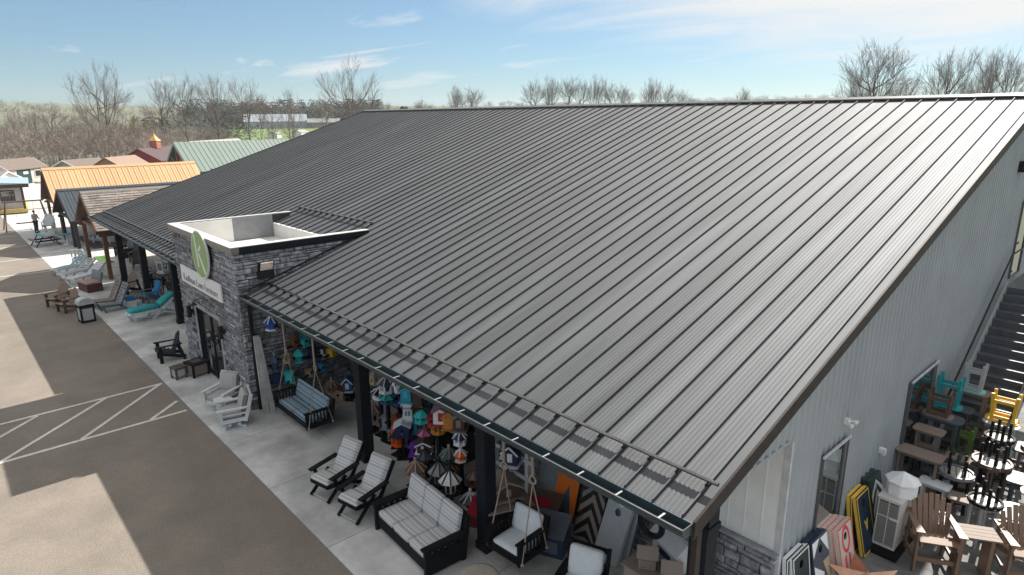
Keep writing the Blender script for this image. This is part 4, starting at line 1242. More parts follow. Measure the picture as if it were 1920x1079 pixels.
# under the eave, right of the second post
cottage('pink-brown hanging birdhouse on a white base right of the post', (11.3, -1.8, 1.56), .16, .16, .26, B_MAUVET, B_RED, .3, trim=B_WHT)
gazebo('taupe hanging feeder with cream trim under the eave', (10.8, -1.8, 1.48), .27, .40, B_TAUPE, B_TANW, B_TAUPE, 6)
gazebo('slate hanging feeder with white trim and wide white tray', (10.25, -1.8, 1.40), .32, .44, B_GREYD, B_WHT, B_NAVY, 6)
gazebo('dark feeder with bright turquoise ribs right of the post', (11.5, -1.8, 1.18), .27, .30, B_DTEAL, B_SKY, B_BLKP, 6)
cottage('pale grey small birdhouse above the mauve gazebo feeder', (11.45, -1.8, .74), .22, .22, .32, B_GREYM, B_GREYM, .9)
gazebo('black feeder with long white ribs like an open umbrella', (10.6, -1.8, 1.12), .34, .28, B_BLKP, B_WHT, B_BLKP, 8)
gazebo('white windmill shaped feeder hanging under the eave', (9.7, -1.8, 1.52), .22, .50, B_WHT, B_BLKP, B_WHT, 6, 'wall', B_WHT)
gazebo('teal six-sided feeder below the white windmill', (10.15, -1.75, 1.14), .30, .26, B_TURQ, B_DTEAL, B_DTEAL, 6)
cottage('sky blue hanging birdhouse with dark blue roof under the eave', (9.25, -1.8, 1.50), .30, .34, .40, B_SKY, B_DTEAL, .75, trim=B_TURQ)
cottage('dark brown tall birdhouse close under the gutter', (8.75, -1.8, 1.50), .26, .3, .5, B_DBRN, B_DBRN, .8, hole=False)
gazebo('large mauve gazebo feeder with pale ribs standing on the floor', (11.0, -1.75, .26), .36, .56, B_MAUVE, B_MAUVET, B_BLKP, 8, finial=B_MAUVET)
cottage('leaning grey flat-roofed birdhouse right of the mauve gazebo', (10.3, -1.8, .32), .28, .22, .36, B_GREYM, B_GREYM, .6, pitch=.2)
t = cottage('tall white phone-box birdhouse with black lettering POLICE', (9.25, -1.8, .98), .26, .26, .46, B_WHT, B_WHT, .9, pitch=.25, hole=False)
m = text_mb('POLICE', .075, .003); m.xf(Matrix(((1, 0, 0, 0), (0, 0, 1, 0), (0, 1, 0, 0), (0, 0, 0, 1)))); m.xf(Matrix(((-1, 0, 0, 0), (0, 1, 0, .136), (0, 0, 1, .34), (0, 0, 0, 1)))); m.build('lettering', B_BLKP, t)
m = MB()
for k in range(2): m.box(-.07+k*.08, -.01+k*.08, .131, .137, .14, .27)
m.build('window', B_GREYM, t)
cottage('white birdhouse with broad flat roof in front of the phone box', (9.15, -1.55, .66), .40, .34, .36, B_NAVY, B_WHT, .9, pitch=.55)
gazebo('black feeder with vivid orange ribs and black ball finial', (9.35, -1.55, .30), .34, .48, B_BLKP, B_ORG, B_ORG, 6, finial=B_BLKP)
cottage('small orange birdhouse left of the orange ribbed feeder', (9.75, -1.75, .60), .2, .2, .3, B_ORG, B_BRN, .9)
gazebo('teal feeder with dark green back panels and brown finial', (8.6, -1.8, 1.13), .30, .32, B_TURQ, B_TURQ, B_GRN, 6, finial=B_BRN)
cottage('white barn birdhouse with grey roof and red corner trim', (7.75, -1.8, 1.44), .40, .44, .46, B_WHT, B_GREYM, .75, trim=B_RED, pitch=.6)
cottage('amber wooden cottage birdhouse beside the white barn', (7.40, -1.8, 1.44), .32, .36, .44, B_AMB, B_BRN, .7, trim=B_AMB, pitch=.8)
cottage('dark cottage birdhouse with tan gable beside the post', (7.05, -1.8, 1.52), .30, .34, .42, B_DBRN, B_TAUPE, .7, trim=B_TAUPE, pitch=.8)
cottage('orange birdhouse peeking above the white barn', (8.0, -2.1, 1.66), .18, .18, .24, B_ORG, B_ORG, .9)
gazebo('brown eight-sided roofed feeder below the amber cottage', (7.85, -1.75, 1.14), .28, .28, B_BRN, B_AMB, B_DBRN, 8)
cottage('crimson birdhouse in the shade below the teal feeder', (8.3, -1.9, 1.10), .22, .22, .28, B_RED, B_RED, .7)
gazebo('pink six-sided feeder in the middle of the display', (8.45, -1.75, .70), .26, .30, B_PINK, B_MAUVE, B_PINK, 6, 'wall')
cottage('deep blue birdhouse below the white flat roof', (8.75, -1.8, .80), .26, .26, .34, B_DTEAL, B_BLUE, .7)
cottage('dark brown sloping birdhouse with white finial and white window frame', (8.25, -1.6, .56), .36, .4, .30, B_DBRN, B_DBRN, .8, trim=B_WHT)
gazebo('slate feeder with white ribs and orange hopper by the third post', (7.0, -1.75, 1.16), .24, .30, B_NAVY, B_WHT, B_ORG, 6, finial=B_GREYM)
gazebo('orange pot shaped feeder on a white ribbed stand by the third post', (6.92, -1.7, .78), .22, .28, B_ORG, B_WHT, B_ORG, 6, 'wall')
gazebo('dark green feeder with pale ribs and tan ball finial', (7.45, -1.75, .46), .32, .40, B_GRN, B_GREYM, B_BLKP, 8, finial=B_TANW)
gazebo('amber roofed gazebo feeder with black ribs by the third post', (7.2, -1.6, .24), .34, .38, B_AMB, B_BLKP, B_BRN, 8)
gazebo('mid grey gazebo feeder with black ribs behind the sofa back', (7.02, -1.15, .40), .36, .54, B_GREYM, B_BLKP, B_GREYM, 8, 'wall')
gazebo('white-grey gazebo feeder with black ribs closest to the sofa', (6.48, -1.05, .44), .36, .56, B_WHT, B_BLKP, B_WHT, 8, 'wall')
gazebo('mauve feeder with cream ribs and ball finial behind the sofa corner', (7.85, -1.05, .20), .36, .42, B_MAUVE, B_TANW, B_BLKP, 8)
gazebo('charcoal feeder behind the mauve ribbed one', (8.1, -1.5, .24), .32, .44, B_GREYD, B_BLKP, B_GREYD, 8)
cottage('purple birdhouse above the charcoal feeder', (8.75, -1.65, .22), .26, .24, .30, B_PUR, B_PUR, .8)
gazebo('grey lantern feeder on a black base left of the display', (10.15, -1.85, .02), .28, .50, B_GREYM, B_GREYM, B_BLKP, 4)
cottage('turquoise birdhouse low at the left edge of the display', (9.4, -1.75, .20), .2, .2, .28, B_TURQ, B_TURQ, .8)
gazebo('slate feeder with white ribs low behind the third post', (6.15, -1.35, .05), .32, .40, B_GREYD, B_WHT, B_NAVY, 8)
gazebo('turquoise six-sided feeder hanging right of the third post', (6.15, -1.8, 1.66), .22, .36, B_TURQ, B_TURQ, B_TEALP, 6, 'wall', B_GREYD)
t = cottage('navy house shaped feeder with white porch rails', (5.25, -1.8, 1.40), .34, .36, .46, B_NAVY, B_NAVY, .5, trim=B_WHT, pitch=.9)
t = cottage('big taupe open feeder with broad gable roof on a tray', (5.0, -1.35, .96), .62, .55, .42, B_DBRN, B_TAUPE, 1.2, pitch=.55, hole=False, trim=B_TAUPE)
MB().box(-.50, .50, -.45, .45, -.12, -.09).build('tray', B_TAUPE, t)
t = cottage('small birdhouse with white roof on a tall pole beside the navy feeder', (6.0, -2.3, 1.05), .2, .22, .28, B_WHT, B_GREYM, .6)
for (lab, kind, x, y, z, a, b, c1, c2, c3) in (
    ('slate blue small feeder hanging left of the sky blue birdhouse', 'g', 9.95, -2.3, 1.40, .22, .30, B_GREYD, B_SKY, B_NAVY),
    ('dark teal birdhouse with orange roof behind the phone box', 'c', 9.0, -2.25, 1.30, .24, .34, B_DTEAL, B_ORG, None),
    ('tan and black birdhouse under the dark brown tall one', 'c', 8.55, -2.3, 1.22, .22, .30, B_TANW, B_BLKP, None),
    ('navy feeder with orange ribs behind the teal feeder', 'g', 8.3, -2.35, 1.38, .26, .32, B_NAVY, B_ORG, B_BLKP),
    ('lime green small birdhouse among the dark feeders', 'c', 9.55, -2.2, .92, .18, .26, P_GREEN, B_BLKP, None),
    ('white lantern feeder hanging deep behind the amber cottage', 'g', 7.35, -2.5, 1.45, .22, .34, B_WHT, B_GREYD, B_WHT),
    ('purple ribbed dark feeder in the upper left of the display', 'g', 10.0, -2.2, .95, .28, .28, B_BLKP, B_PUR, B_BLKP),
    ('blue ribbed dark feeder left of the purple ribbed one', 'g', 10.45, -2.3, .86, .28, .28, B_BLKP, B_BLUE, B_BLKP),
    ('grey flat birdhouse with white trim hanging by the third post', 'c', 6.75, -2.2, 1.42, .22, .30, B_GREYM, B_WHT, B_WHT),
    ('brown and cream birdhouse low in front of the display stand', 'c', 8.1, -1.95, .12, .24, .30, B_BRN, B_TANW, None),
    ('crimson and black birdhouse low beside the purple one', 'c', 8.95, -1.95, .12, .22, .30, B_RED, B_BLKP, None),
    ('teal low feeder with white ribs behind the charcoal feeder', 'g', 8.35, -2.0, .16, .28, .36, B_TEALP, B_WHT, B_BLKP),
    ('mid grey feeder with brown ribs at the right of the display', 'g', 6.75, -1.95, .14, .28, .38, B_GREYM, B_BRN, B_BLKP),
    ('cream birdhouse with slate roof hanging over the display stand', 'c', 7.9, -2.55, 1.36, .24, .30, B_TANW, B_GREYD, None)):
    if kind == 'g': gazebo(lab, (x, y, z), a, b, c1, c2, c3, 8 if a > .27 else 6)
    else: cottage(lab, (x, y, z), a, a, b, c1, c2, .8, trim=c3, pitch=.7)
# white rail rack right of the third post
t = thing('display_rack', 'white railed display rack behind the third post', 'display rack', (6.1, -2.55, 0))
for x in (-.55, .55): MB().box(x-.05, x+.05, -.05, .05, 0, 1.75).build('upright', P_WHITE, t)
for z in (.55, 1.0, 1.45): MB().box(-.75, .75, .051, .08, z, z+.09).build('rail', P_WHITE, t)
for x in (-.2, .2):
    f = MB().lathe([(.03, 1.55), (.05, 1.60), (.03, 1.65), (.055, 1.71), (.0, 1.77)], 8, c=(x, .06)); f.build('finial', P_WHITE, t)
MB().box(-.24, .24, .03, .078, 1.542, 1.56).build('finial_shelf', P_WHITE, t)
t = thing('display_stand', 'black stepped display stand among the bird feeders', 'display stand', (8.9, -2.45, 0))
for k in range(3): MB().box(-1.1, 1.1, -.45, .35-k*.27, k*.28+.002, k*.28+.28).build('step', B_BLKP, t)
for k, (x, m, lab) in enumerate(((-.85, B_AMB, 'amber birdhouse on the stepped stand, right end'), (-.5, B_BLUE, 'blue birdhouse on the stepped stand, right of the middle'), (-.15, B_GRN, 'dark green birdhouse on the stepped stand, middle'), (.2, B_RED, 'red birdhouse on the stepped stand, left of the middle'), (.55, B_TAUPE, 'taupe birdhouse on the stepped stand, second from the left'), (.88, B_TEALP, 'teal birdhouse on the stepped stand, left end'))):
    cottage(lab, (8.9+x, -2.62, .845), .24, .24, .34, m, B_BLKP, .7+.1*k).children[-1]

# mailboxes and planter boxes on the porch floor, right of the third post
def lid_box(label, loc, w, d, h, m, mlid, rz):
    t = thing('lidded_box', label, 'storage box', loc, rz, 'lidded boxes on the porch')
    MB().prism([(-d/2, .0), (d/2, .0), (d/2, h*.72), (-d/2, h)], 'x', -w/2, w/2).build('body', m, t)
    MB().beam((0, d/2+.05, h*.72+.0), (0, -d/2-.02, h+.045), w+.06, .025).build('lid', mlid, t)
    MB().box(-w*.35, w*.35, d/2+.001, d/2+.015, h*.15, h*.55).build('front_panel', mlid, t)
    return t
lid_box('navy box with slate blue front panel by the white game board', (4.05, -1.70, 0), .76, .5, .66, B_NAVY, F_SLATE, R(25))
lid_box('black box with crimson striped lid behind the navy box', (4.85, -1.95, 0), .74, .5, .52, B_BLKP, B_RED, R(25))
lid_box('dark brown box behind the crimson striped one', (4.75, -2.28, 0), .70, .40, .58, B_DBRN, P_BROWN, R(22))
lid_box('black box with red and grey lid at the foot of the third post', (5.6, -1.3, 0), .62, .5, .40, B_GREYD, B_RED, R(30))

# ---------------------------------------------------------------- cornhole boards
M_BOARDW = mat('pale_grey_board', (.40, .43, .45), .5, noise=.05)
def disc_hole_panel(w, l, t_, r, cx, cy):
    """a plank with a real round hole, lying in the xz plane (z up), thickness along y"""
    m = MB(); n = 24
    outer = []
    for i in range(n):
        a = 2*PI*i/n; c, s = math.cos(a), math.sin(a)
        k = min(((w/2-cx*(1 if c > 0 else -1))/abs(c)) if abs(c) > 1e-6 else 1e9, ((l-cy if s > 0 else cy)/abs(s)) if abs(s) > 1e-6 else 1e9)
        outer.append((cx+c*k, cy+s*k))
    for cxn, cyn in ((w/2, l), (-w/2, l), (-w/2, 0), (w/2, 0)):
        a = math.atan2(cyn-cy, cxn-cx) % (2*PI); i = int(round(a/(2*PI)*n)) % n; outer[i] = (cxn, cyn)
    vs = []
    for y in (0, t_):
        for i in range(n):
            a = 2*PI*i/n
            vs.append((outer[i][0], y, outer[i][1])); vs.append((cx+r*math.cos(a), y, cy+r*math.sin(a)))
    fs = []
    N2 = 2*n
    for i in range(n):
        j = (i+1) % n
        fs += [(2*i, 2*j, 2*j+1, 2*i+1), (N2+2*i, N2+2*i+1, N2+2*j+1, N2+2*j), (2*i, N2+2*i, N2+2*j, 2*j), (2*i+1, 2*j+1, N2+2*j+1, N2+2*i+1)]
    return m.add(vs, fs)
def cornhole(label, loc, rz, lean, face, frame, decals=(), group=None, l=1.22, w=.61):
    """leaning board: local +y is the playing face, z runs up the board; lean in degrees from upright"""
    t = thing('cornhole_board', label, 'game board', loc, rz, group)
    t.rotation_euler = (R(lean), 0, rz)
    disc_hole_panel(w, l, .018, .076, 0, l-.23).xf(Matrix.Translation((0, .0, 0))).build('panel', face, t)
    fr = .035
    for a, b, c, d in ((-w/2, -w/2+fr, 0, l), (w/2-fr, w/2, 0, l)): MB().box(a, b, -.065, -.001, c, d).build('frame_side', frame, t)
    for c in (0, l-fr): MB().box(-w/2+fr, w/2-fr, -.065, -.001, c, c+fr).build('frame_end', frame, t)
    for poly, m in decals:
        MB().prism(poly, 'y', .0185, .022).build('decal', m, t)
    return t
def border(m, w=.61, l=1.22, b=.025):
    return [([(-w/2, 0), (-w/2+b, 0), (-w/2+b, l), (-w/2, l)], m), ([(w/2-b, 0), (w/2, 0), (w/2, l), (w/2-b, l)], m), ([(-w/2+b, l-b), (w/2-b, l-b), (w/2-b, l), (-w/2+b, l)], m), ([(-w/2+b, 0), (w/2-b, 0), (w/2-b, b), (-w/2+b, b)], m)]
def chevrons(m, n=4, w=.61, l=1.22):
    h = l/n/2; out = []
    for i in range(-1, n):
        z = i*l/n
        for s in (-1, 1):
            p = [(0, z+.25), (s*w/2, z-.10), (s*w/2, z-.10+h), (0, z+.25+h)]
            p = [(x, max(0, min(l-.36 if False else l, q))) for x, q in p]
            if max(q for x, q in p)-min(q for x, q in p) < .05: continue
            # keep clear of the hole by splitting nothing: decals are thin film pieces
            out.append((p, m))
    return out
B_SLATEB = C('steel_blue_paint', 70, 98, 125)
B_ORGB = C('board_orange_paint', 235, 120, 25)
cornhole('plain pale grey cornhole board with price tag, leaning under the porch', (3.02, -2.22, .03), R(-3), 22, M_BOARDW, M_BOARDW, [([(.02, 1.13), (-.09, 1.13), (-.09, 1.21), (.02, 1.21)], B_WHT)], 'boards under the porch')
cornhole('pale grey cornhole board standing directly behind the plain one', (2.95, -2.46, .03), R(-3), 18, M_BOARDW, B_SLATEB, (), 'boards under the porch')
cornhole('black cornhole board with tan chevrons leaning under the porch', (3.68, -2.35, .03), R(-3), 18, B_BLKP, B_BLKP, chevrons(B_TAUPE), 'boards under the porch')
cornhole('orange and steel blue cornhole board left of the chevron one', (4.55, -2.62, .03), R(0), 14, B_ORGB, B_BLKP, [([(-.06, .78), (.24, .0), (-.24, .0)], B_SLATEB)], 'boards under the porch')
cornhole('slate grey cornhole board left of the orange one', (5.15, -2.70, .03), R(0), 13, B_GREYM, B_GREYM, (), 'boards under the porch')
# log cabin mailboxes on a tan box near the corner post
t = thing('tan_plinth', 'tan wooden box carrying log cabin birdhouses by the corner post', 'box', (1.42, -1.75, 0), R(0))
MB().box(-.50, .50, -.38, .38, .002, 1.02).build('body', B_TAUPE, t)
MB().box(-.54, .54, -.42, .42, 1.021, 1.05).build('box_top', B_TAUPE, t)
def log_cabin(label, loc, w, d, m, mroof, rz):
    t = thing('log_birdhouse', label, 'birdhouse', loc, rz, 'log cabin birdhouses')
    for k in range(5):
        for s in (-1, 1):
            MB().tube([(-w/2-.03, s*d/2, .02+k*.045), (w/2+.03, s*d/2, .02+k*.045)], .022, 6).build('log', m, t)
            MB().tube([(s*w/2, -d/2-.03, .042+k*.045), (s*w/2, d/2+.03, .042+k*.045)], .022, 6).build('log', m, t)
    MB().prism([(-d/2, .24), (d/2, .24), (0, .24+d*.42)], 'x', -w/2, w/2).build('gable', m, t)
    for s in (-1, 1): MB().beam((0, s*(d/2+.06), .225), (0, 0, .24+d*.42+.025), w+.12, .018).build('roof', mroof, t)
    MB().box(-w/2-.06, w/2+.06, -d/2-.05, d/2+.05, -.0, .0-.0+.002).build('base', m, t)
    return t
log_cabin('tan log cabin birdhouse on the tan box, left of two', (1.62, -1.62, 1.055), .24, .24, B_TAUPE, B_TAUPE, R(35))
log_cabin('tan log cabin birdhouse on the tan box, right by the corner post', (1.12, -1.60, 1.055), .24, .24, B_TAUPE, B_TAUPE, R(35))
t = thing('white_mailbox', 'white cabin mailbox with dark slot behind the log cabins', 'mailbox', (1.38, -2.0, 1.052), R(-20))
MB().prism([(-.17, 0), (.17, 0), (.17, .42), (.0, .56), (-.17, .42)], 'x', -.34, .34).build('body', M_BOARDW, t)
for s in (-1, 1): MB().beam((0, s*.22, .39), (0, 0, .585), .80, .02).build('roof', M_BOARDW, t)
MB().box(-.18, .18, .171, .18, .16, .27).build('slot', B_NAVY, t)
t = thing('rope_coil', 'dark round coil hanging under the gutter by the corner post', 'hose reel', (1.2, -1.05, 2.35))
MB().tube([(.2*math.cos(a), 0, .2*math.sin(a)) for a in [2*PI*i/20 for i in range(21)]], .05, 6).build('coil', P_BLACK, t)
MB().tube([(0, 0, .2), (0, 0, 1.0)], .006, 4).build('hanging_wire', BLACKMETAL, t)
# block toys near the gable corner
for k, (x, y, z, m, lab) in enumerate(((1.30, -2.60, .42, B_AMB, 'amber wooden block on the crate by the stone wainscot, topmost'), (1.38, -2.42, .30, B_AMB, 'amber wooden block leaning low on the crate'), (1.16, -2.38, .30, B_TAUPE, 'taupe wooden block on the crate near the wainscot'), (.92, -2.50, .30, B_GRN, 'dark green wooden block on the crate at the right'), (1.55, -2.62, .30, B_DBRN, 'dark brown wooden block behind the amber ones'))):
    t = thing('wooden_block', lab, 'toy block', (x, y, z), R(20+17*k), 'wooden blocks on the crate')
    MB().box(-.07, .07, -.05, .05, 0, .12).build('block', m, t)
t = thing('black_crate', 'black crate with wooden blocks below the stone wainscot', 'crate', (1.2, -2.52, 0))
for s in (-1, 1):
    MB().box(-.5, .5, s*.25-.012, s*.25+.012, .002, .28).build('side', B_BLKP, t)
    MB().box(s*.5-.012, s*.5+.012, -.237, .237, .002, .28).build('side', B_BLKP, t)
MB().box(-.51, .51, -.26, .26, .281, .299).build('lid', B_BLKP, t)
# ---------------------------------------------------------------- side yard: boards, air conditioner, chairs, stacked tables, stairs
B_GOLD = C('gold_paint', 232, 192, 72); B_NAVYD = C('dark_navy_paint', 16, 42, 66); B_CORAL = C('coral_red_paint', 214, 62, 78); B_CREAM = C('cream_grey_paint', 198, 190, 178)
B_GRND = C('spruce_paint', 38, 56, 54); B_WALN = C('walnut_paint', 150, 112, 92)
def flying(m):
    out = []
    for p in ([(-.09, .66), (-.05, .66), (.0, .58), (.05, .66), (.09, .66), (.02, .52), (-.02, .52)], [(-.045, .52), (.045, .52), (.0, .44)]): out.append((p, m))
    return out
gab = R(90)                                        # boards lean on the gable wall: playing face turned to -X
def wall_board(label, y, off, face, frame, decals, group, l=1.22, lean=14, dz=.03):
    return cornhole(label, (-off, y, dz), gab, lean, face, frame, decals, group, l)
wall_board('navy cornhole board with gold edge and gold emblem, in front of its twin', -6.35, .42, B_NAVYD, B_GOLD, border(B_GOLD)+flying(B_GOLD), 'boards leaning on the gable wall', 1.24, 14)
wall_board('navy cornhole board with gold edge, nearest the wall behind its twin', -6.28, .23, B_NAVYD, B_GOLD, border(B_GOLD), 'boards leaning on the gable wall', 1.24, 9)
wall_board('dark green and white chevron board behind the air conditioner, in front', -7.08, .42, B_GRND, B_GRND, chevrons(B_WHT), 'boards leaning on the gable wall', 1.3, 14)
wall_board('dark green and white chevron board against the wall behind the other', -7.02, .22, B_GRND, B_GRND, chevrons(B_WHT), 'boards leaning on the gable wall', 1.3, 9)
def ohio(m, m2):
    out = []
    n = 20
    for i in range(n):
        a, b = 2*PI*i/n, 2*PI*(i+1)/n
        out.append(([(.17*math.cos(a), .93+.26*math.sin(a)), (.17*math.cos(b), .93+.26*math.sin(b)), (.115*math.cos(b), .93+.19*math.sin(b)), (.115*math.cos(a), .93+.19*math.sin(a))], m))
    out.append(([(-.13, .0), (-.05, .0), (-.05, .66), (-.13, .60)], m)); out.append(([(.05, .0), (.13, .0), (.13, .60), (.05, .66)], m))
    return out
RB = 'red edged boards leaning on the gable wall'
for k, (off, lab) in enumerate(((.56, 'coral red edged board with a big red letter O, front of the row of four'), (.43, 'coral red edged board, second from the front of the row'), (.30, 'coral red edged board, third from the front of the row'), (.17, 'coral red edged board, closest to the wall in its row'))):
    wall_board(lab, -5.02+.06*k, off, B_CREAM, B_CREAM, border(B_CORAL)+(ohio(B_CORAL, B_CREAM)), RB, 1.22, 13-2.2*k)
geo = [([(-.30, .85), (-.02, 1.2), (-.30, 1.2)], B_WHT), ([(.30, .45), (.30, .80), (-.05, .55), (-.02, .1)], B_WHT), ([(-.30, .1), (-.05, .75), (-.30, .75)], B_TANW), ([(.02, 1.22), (.30, 1.22), (.30, .95)], B_WHT)]
wall_board('slate board with white and beige triangles, in front of its twin', -4.28, .40, B_GREYD, B_NAVYD, geo, 'geometric boards', 1.24, 12)
wall_board('slate board with white triangles standing behind its twin', -4.20, .26, B_NAVYD, B_NAVYD, geo[:2], 'geometric boards', 1.24, 9)
wall_board('spruce green board with white edge, front of two by the wall corner', -3.62, .30, B_GRND, B_WHT, border(B_WHT), 'white edged boards', 1.24, 9)
wall_board('spruce green board with white edge, behind the other at the wall corner', -3.52, .16, B_GRND, B_WHT, border(B_WHT), 'white edged boards', 1.24, 5)
t = thing('copper_star', 'copper coloured folded metal star at the bottom edge of the yard', 'garden star', (-.86, -4.75, .02), R(20))
cp = mat('copper_metal', (.55, .30, .20), .35, .6, noise=.1)
for k in range(5):
    a = 2*PI*k/5
    MB().add([(0, 0, .62), (.34*math.cos(a-.5), .34*math.sin(a-.5), .46), (.62*math.cos(a), .62*math.sin(a), .60), (.34*math.cos(a+.5), .34*math.sin(a+.5), .46), (0, 0, .42)], [(0, 1, 2), (0, 2, 3), (4, 2, 1), (4, 3, 2)]).build('blade', cp, t)
MB().lathe([(.05, 0), (.05, .44)], 8).build('stand', BLACKMETAL, t)

# air conditioner
t = thing('air_conditioner', 'off-white outdoor air conditioner with louvred grilles on a black pad', 'air conditioner', (-.60, -6.98, 0))
M_AC = mat('off_white_enamel', (.62, .61, .57), .4, noise=.04)
MB().box(-.30, .30, -.62, .62, .004, .10).build('pad', P_BLACK, t)
MB().box(-.20, .20, -.47, .47, .14, 1.20).build('body', M_AC, t)
for s in (-1, 1): MB().box(-.19, .19, s*.36-.04, s*.36+.04, .101, .139).build('foot', M_AC, t)
M_GRD = mat('grille_shadow_grey', (.03, .03, .03), .6)
for x0, x1 in ((-.175, -.01), (.01, .175)):
    for z0, z1 in ((.20, .80), (.83, 1.15)):
        g = MB().box(x0, x1, .4705, .474, z0, z1).build('grille_back', M_GRD, t)
        lv = MB().box(x0, x1, .4745, .480, 0, .0035).mesh('louvre', M_AC)
        n = int((z1-z0)/.02)
        for k in range(n): inst('louvre', lv, g, (0, 0, z0+.006+k*.02))
MB().box(-.195, -.05, .475, .49, .795, .835).build('name_plate', M_LAMPW, t)
MB().box(-.22, .22, -.49, .49, 1.201, 1.215).build('top_cover', M_AC, t)
MB().box(-.206, -.2005, -.40, -.02, .25, 1.12).build('service_panel', M_AC, t)
t = thing('white_cupola', 'white eight-sided cupola standing on the air conditioner', 'cupola', (-.66, -6.93, 1.217), R(10))
M_CUP = mat('white_vinyl', (.78, .79, .80), .45, noise=.02)
MB().lathe([(.275, 0), (.275, .28)], 8, smooth=False).build('wall', M_CUP, t)
MB().lathe([(.315, .27), (.315, .295), (.0, .47)], 8, smooth=False).build('roof', M_CUP, t)
for k in range(8):
    a = PI/8+k*PI/4; ap = .275*math.cos(PI/8)
    # each side carries three louvre bars
    for q in range(3):
        b = MB().box(ap-.004, ap+.009, -.08, .08, .06+q*.07, .10+q*.07); b.xf(Matrix.Rotation(a, 4, 'Z')); b.build('louvre', M_CUP, t)
t = thing('hose_bundle', 'grey and green garden hose lying behind the air conditioner', 'hose', (-.95, -7.9, 0))
MB().tube([(.26*math.cos(a)+.02*math.sin(5*a), .26*math.sin(a), .03+.006*a) for a in [i*.45 for i in range(56)]], .016, 6).build('hose', mat('green_hose', (.12, .2, .06), .5), t)

# balcony chairs and the table between them
a0 = adirondack('balcony_chair', 'tall cedar-brown adirondack chair facing the camera, left of the linked pair', 'chair', P_CEDAR, P_CEDAR, .30, (-1.33, -6.82, 0), R(31), 'tall cedar chairs', w=.70)
dup(a0, (-2.62, -7.62, 0), R(31), 'tall cedar-brown adirondack chair cut by the right edge of the frame', 'tall cedar chairs')
t = thing('link_table', 'pale wooden slatted table linking the two tall cedar chairs', 'table', (-1.93, -7.08, 0), R(31))
for k in range(4): MB().box(-.36, .36, -.23+k*.118, -.12+k*.118, .88, .905).build('top_slat', P_TAN, t)
for s in (-1, 1): MB().box(s*.24-.03, s*.24+.03, -.18, .18, 0, .879).build('leg', P_CEDAR, t)

# stacks of tables and stools along the wall
table('bar_table', 'long taupe bar table by the ribbed wall, lowest of the stack', 'table', P_TAN, .92, .50, 1.22, (-.42, -8.98, 0), 0, True, .1)
table('shop_table', 'dark table hidden under the smaller taupe table', 'table', P_DGREY, .8, .55, .88, (-.40, -9.85, 0), 0, True, .1)
table('side_table', 'smaller taupe table standing on the dark one', 'table', P_TAN, .62, .44, .60, (-.34, -9.78, .88), 0, True, .09, inset=.11)
table('bar_table', 'navy grey bar table carrying the upturned dark brown stool', 'table', mat('navy_grey_top', (.045, .06, .08), .35), .86, .56, 1.62, (-.42, -10.42, 0), 0, True, .2)
upturned_stool('dark brown stool turned upside down by the wall window', P_BROWN, .50, .62, (-.33, -10.40, 1.62), 0, 'upturned stools', P_TAN)
table('bar_table', 'dark bar table under the upturned turquoise stool', 'table', P_DGREY, .8, .5, 1.50, (-.40, -11.55, 0), 0, True, .12)
upturned_stool('turquoise stool turned upside down behind the dark brown one', P_TEAL, .52, .80, (-.26, -11.45, 1.50), 0, 'upturned stools')
table('bar_table', 'taupe bar table at the back of the stack by the stairs', 'table', P_TAN, .82, .5, 1.78, (-.55, -12.25, 0), 0, True, .14)
upturned_stool('white and aqua stool turned upside down, highest of the stack', P_LGREY, .42, .74, (-.58, -12.2, 1.78), 0, 'upturned stools', P_AQUA)
for k, (x, y, z, m, ms, lab) in enumerate(((-.80, -10.9, .62, P_GREEN, P_TAN, 'lime green stool upside down between the stacks'), (-.95, -11.4, .50, P_BROWN, P_RED, 'brown stool with red seat upside down beside the stairs'), (-.78, -9.75, .40, P_DGREY, P_LGREY, 'dark stool with pale seat upside down near the wall tables'), (-.95, -10.35, .30, P_DGREY, P_TAN, 'dark stool with tan seat upside down near the black round tables'))):
    upturned_stool(lab, m, .42, .70, (x, y, z), R(20*k), 'upturned stools', ms)
    t = thing('stool_crate', 'dark crate below the ' + lab.split(' upside')[0], 'crate', (x, y, 0), R(20*k))
    MB().box(-.22, .22, -.2, .2, .003, z-.001).build('body', B_BLKP, t)
BK = 'black round tables turned upside down'
upturned_round('black round table upside down on a pale edged twin, nearest the wall', P_BLACK, .33, .42, (-1.10, -9.16, .90), R(15), BK, P_GREY)
upturned_round('black round table upside down, lowest of the tall double stack', P_BLACK, .36, .46, (-1.56, -9.95, 1.05), R(70), BK, P_BROWN)
upturned_round('black round table upside down, upper one of the tall double stack', P_BLACK, .28, .42, (-1.50, -10.72, 1.34), R(70), BK)
upturned_round('black round table upside down on white legs beside the cedar chair', P_BLACK, .29, .40, (-1.82, -8.24, .95), R(-20), BK)
for x, y, h, r, m, lab in ((-1.10, -9.16, .90, .30, P_BLACK, 'black round table standing under the upturned one nearest the wall'), (-1.56, -9.95, 1.05, .34, P_BROWN, 'brown round table standing under the tall double stack'), (-1.50, -10.72, 1.34, .25, P_BLACK, 'black bar-height table under the upper upturned round'), (-1.82, -8.24, .95, .27, P_LGREY, 'pale grey round table under the upturned one by the cedar chair')):
    table('round_table', lab, 'table', m, 2*r, 2*r, h-.002, (x, y, 0), R(45), True, r-.02, 'standing round tables', inset=r*.42)
table('low_table', 'white rectangular low table right of the cupola', 'table', P_WHITE, .60, .38, .76, (-.84, -8.72, 0), 0, False, .06)
table('low_table', 'taupe steel-topped low table beside the white low table', 'table', P_TAN, .56, .40, .70, (-1.40, -8.62, 0), R(10), False, .06)
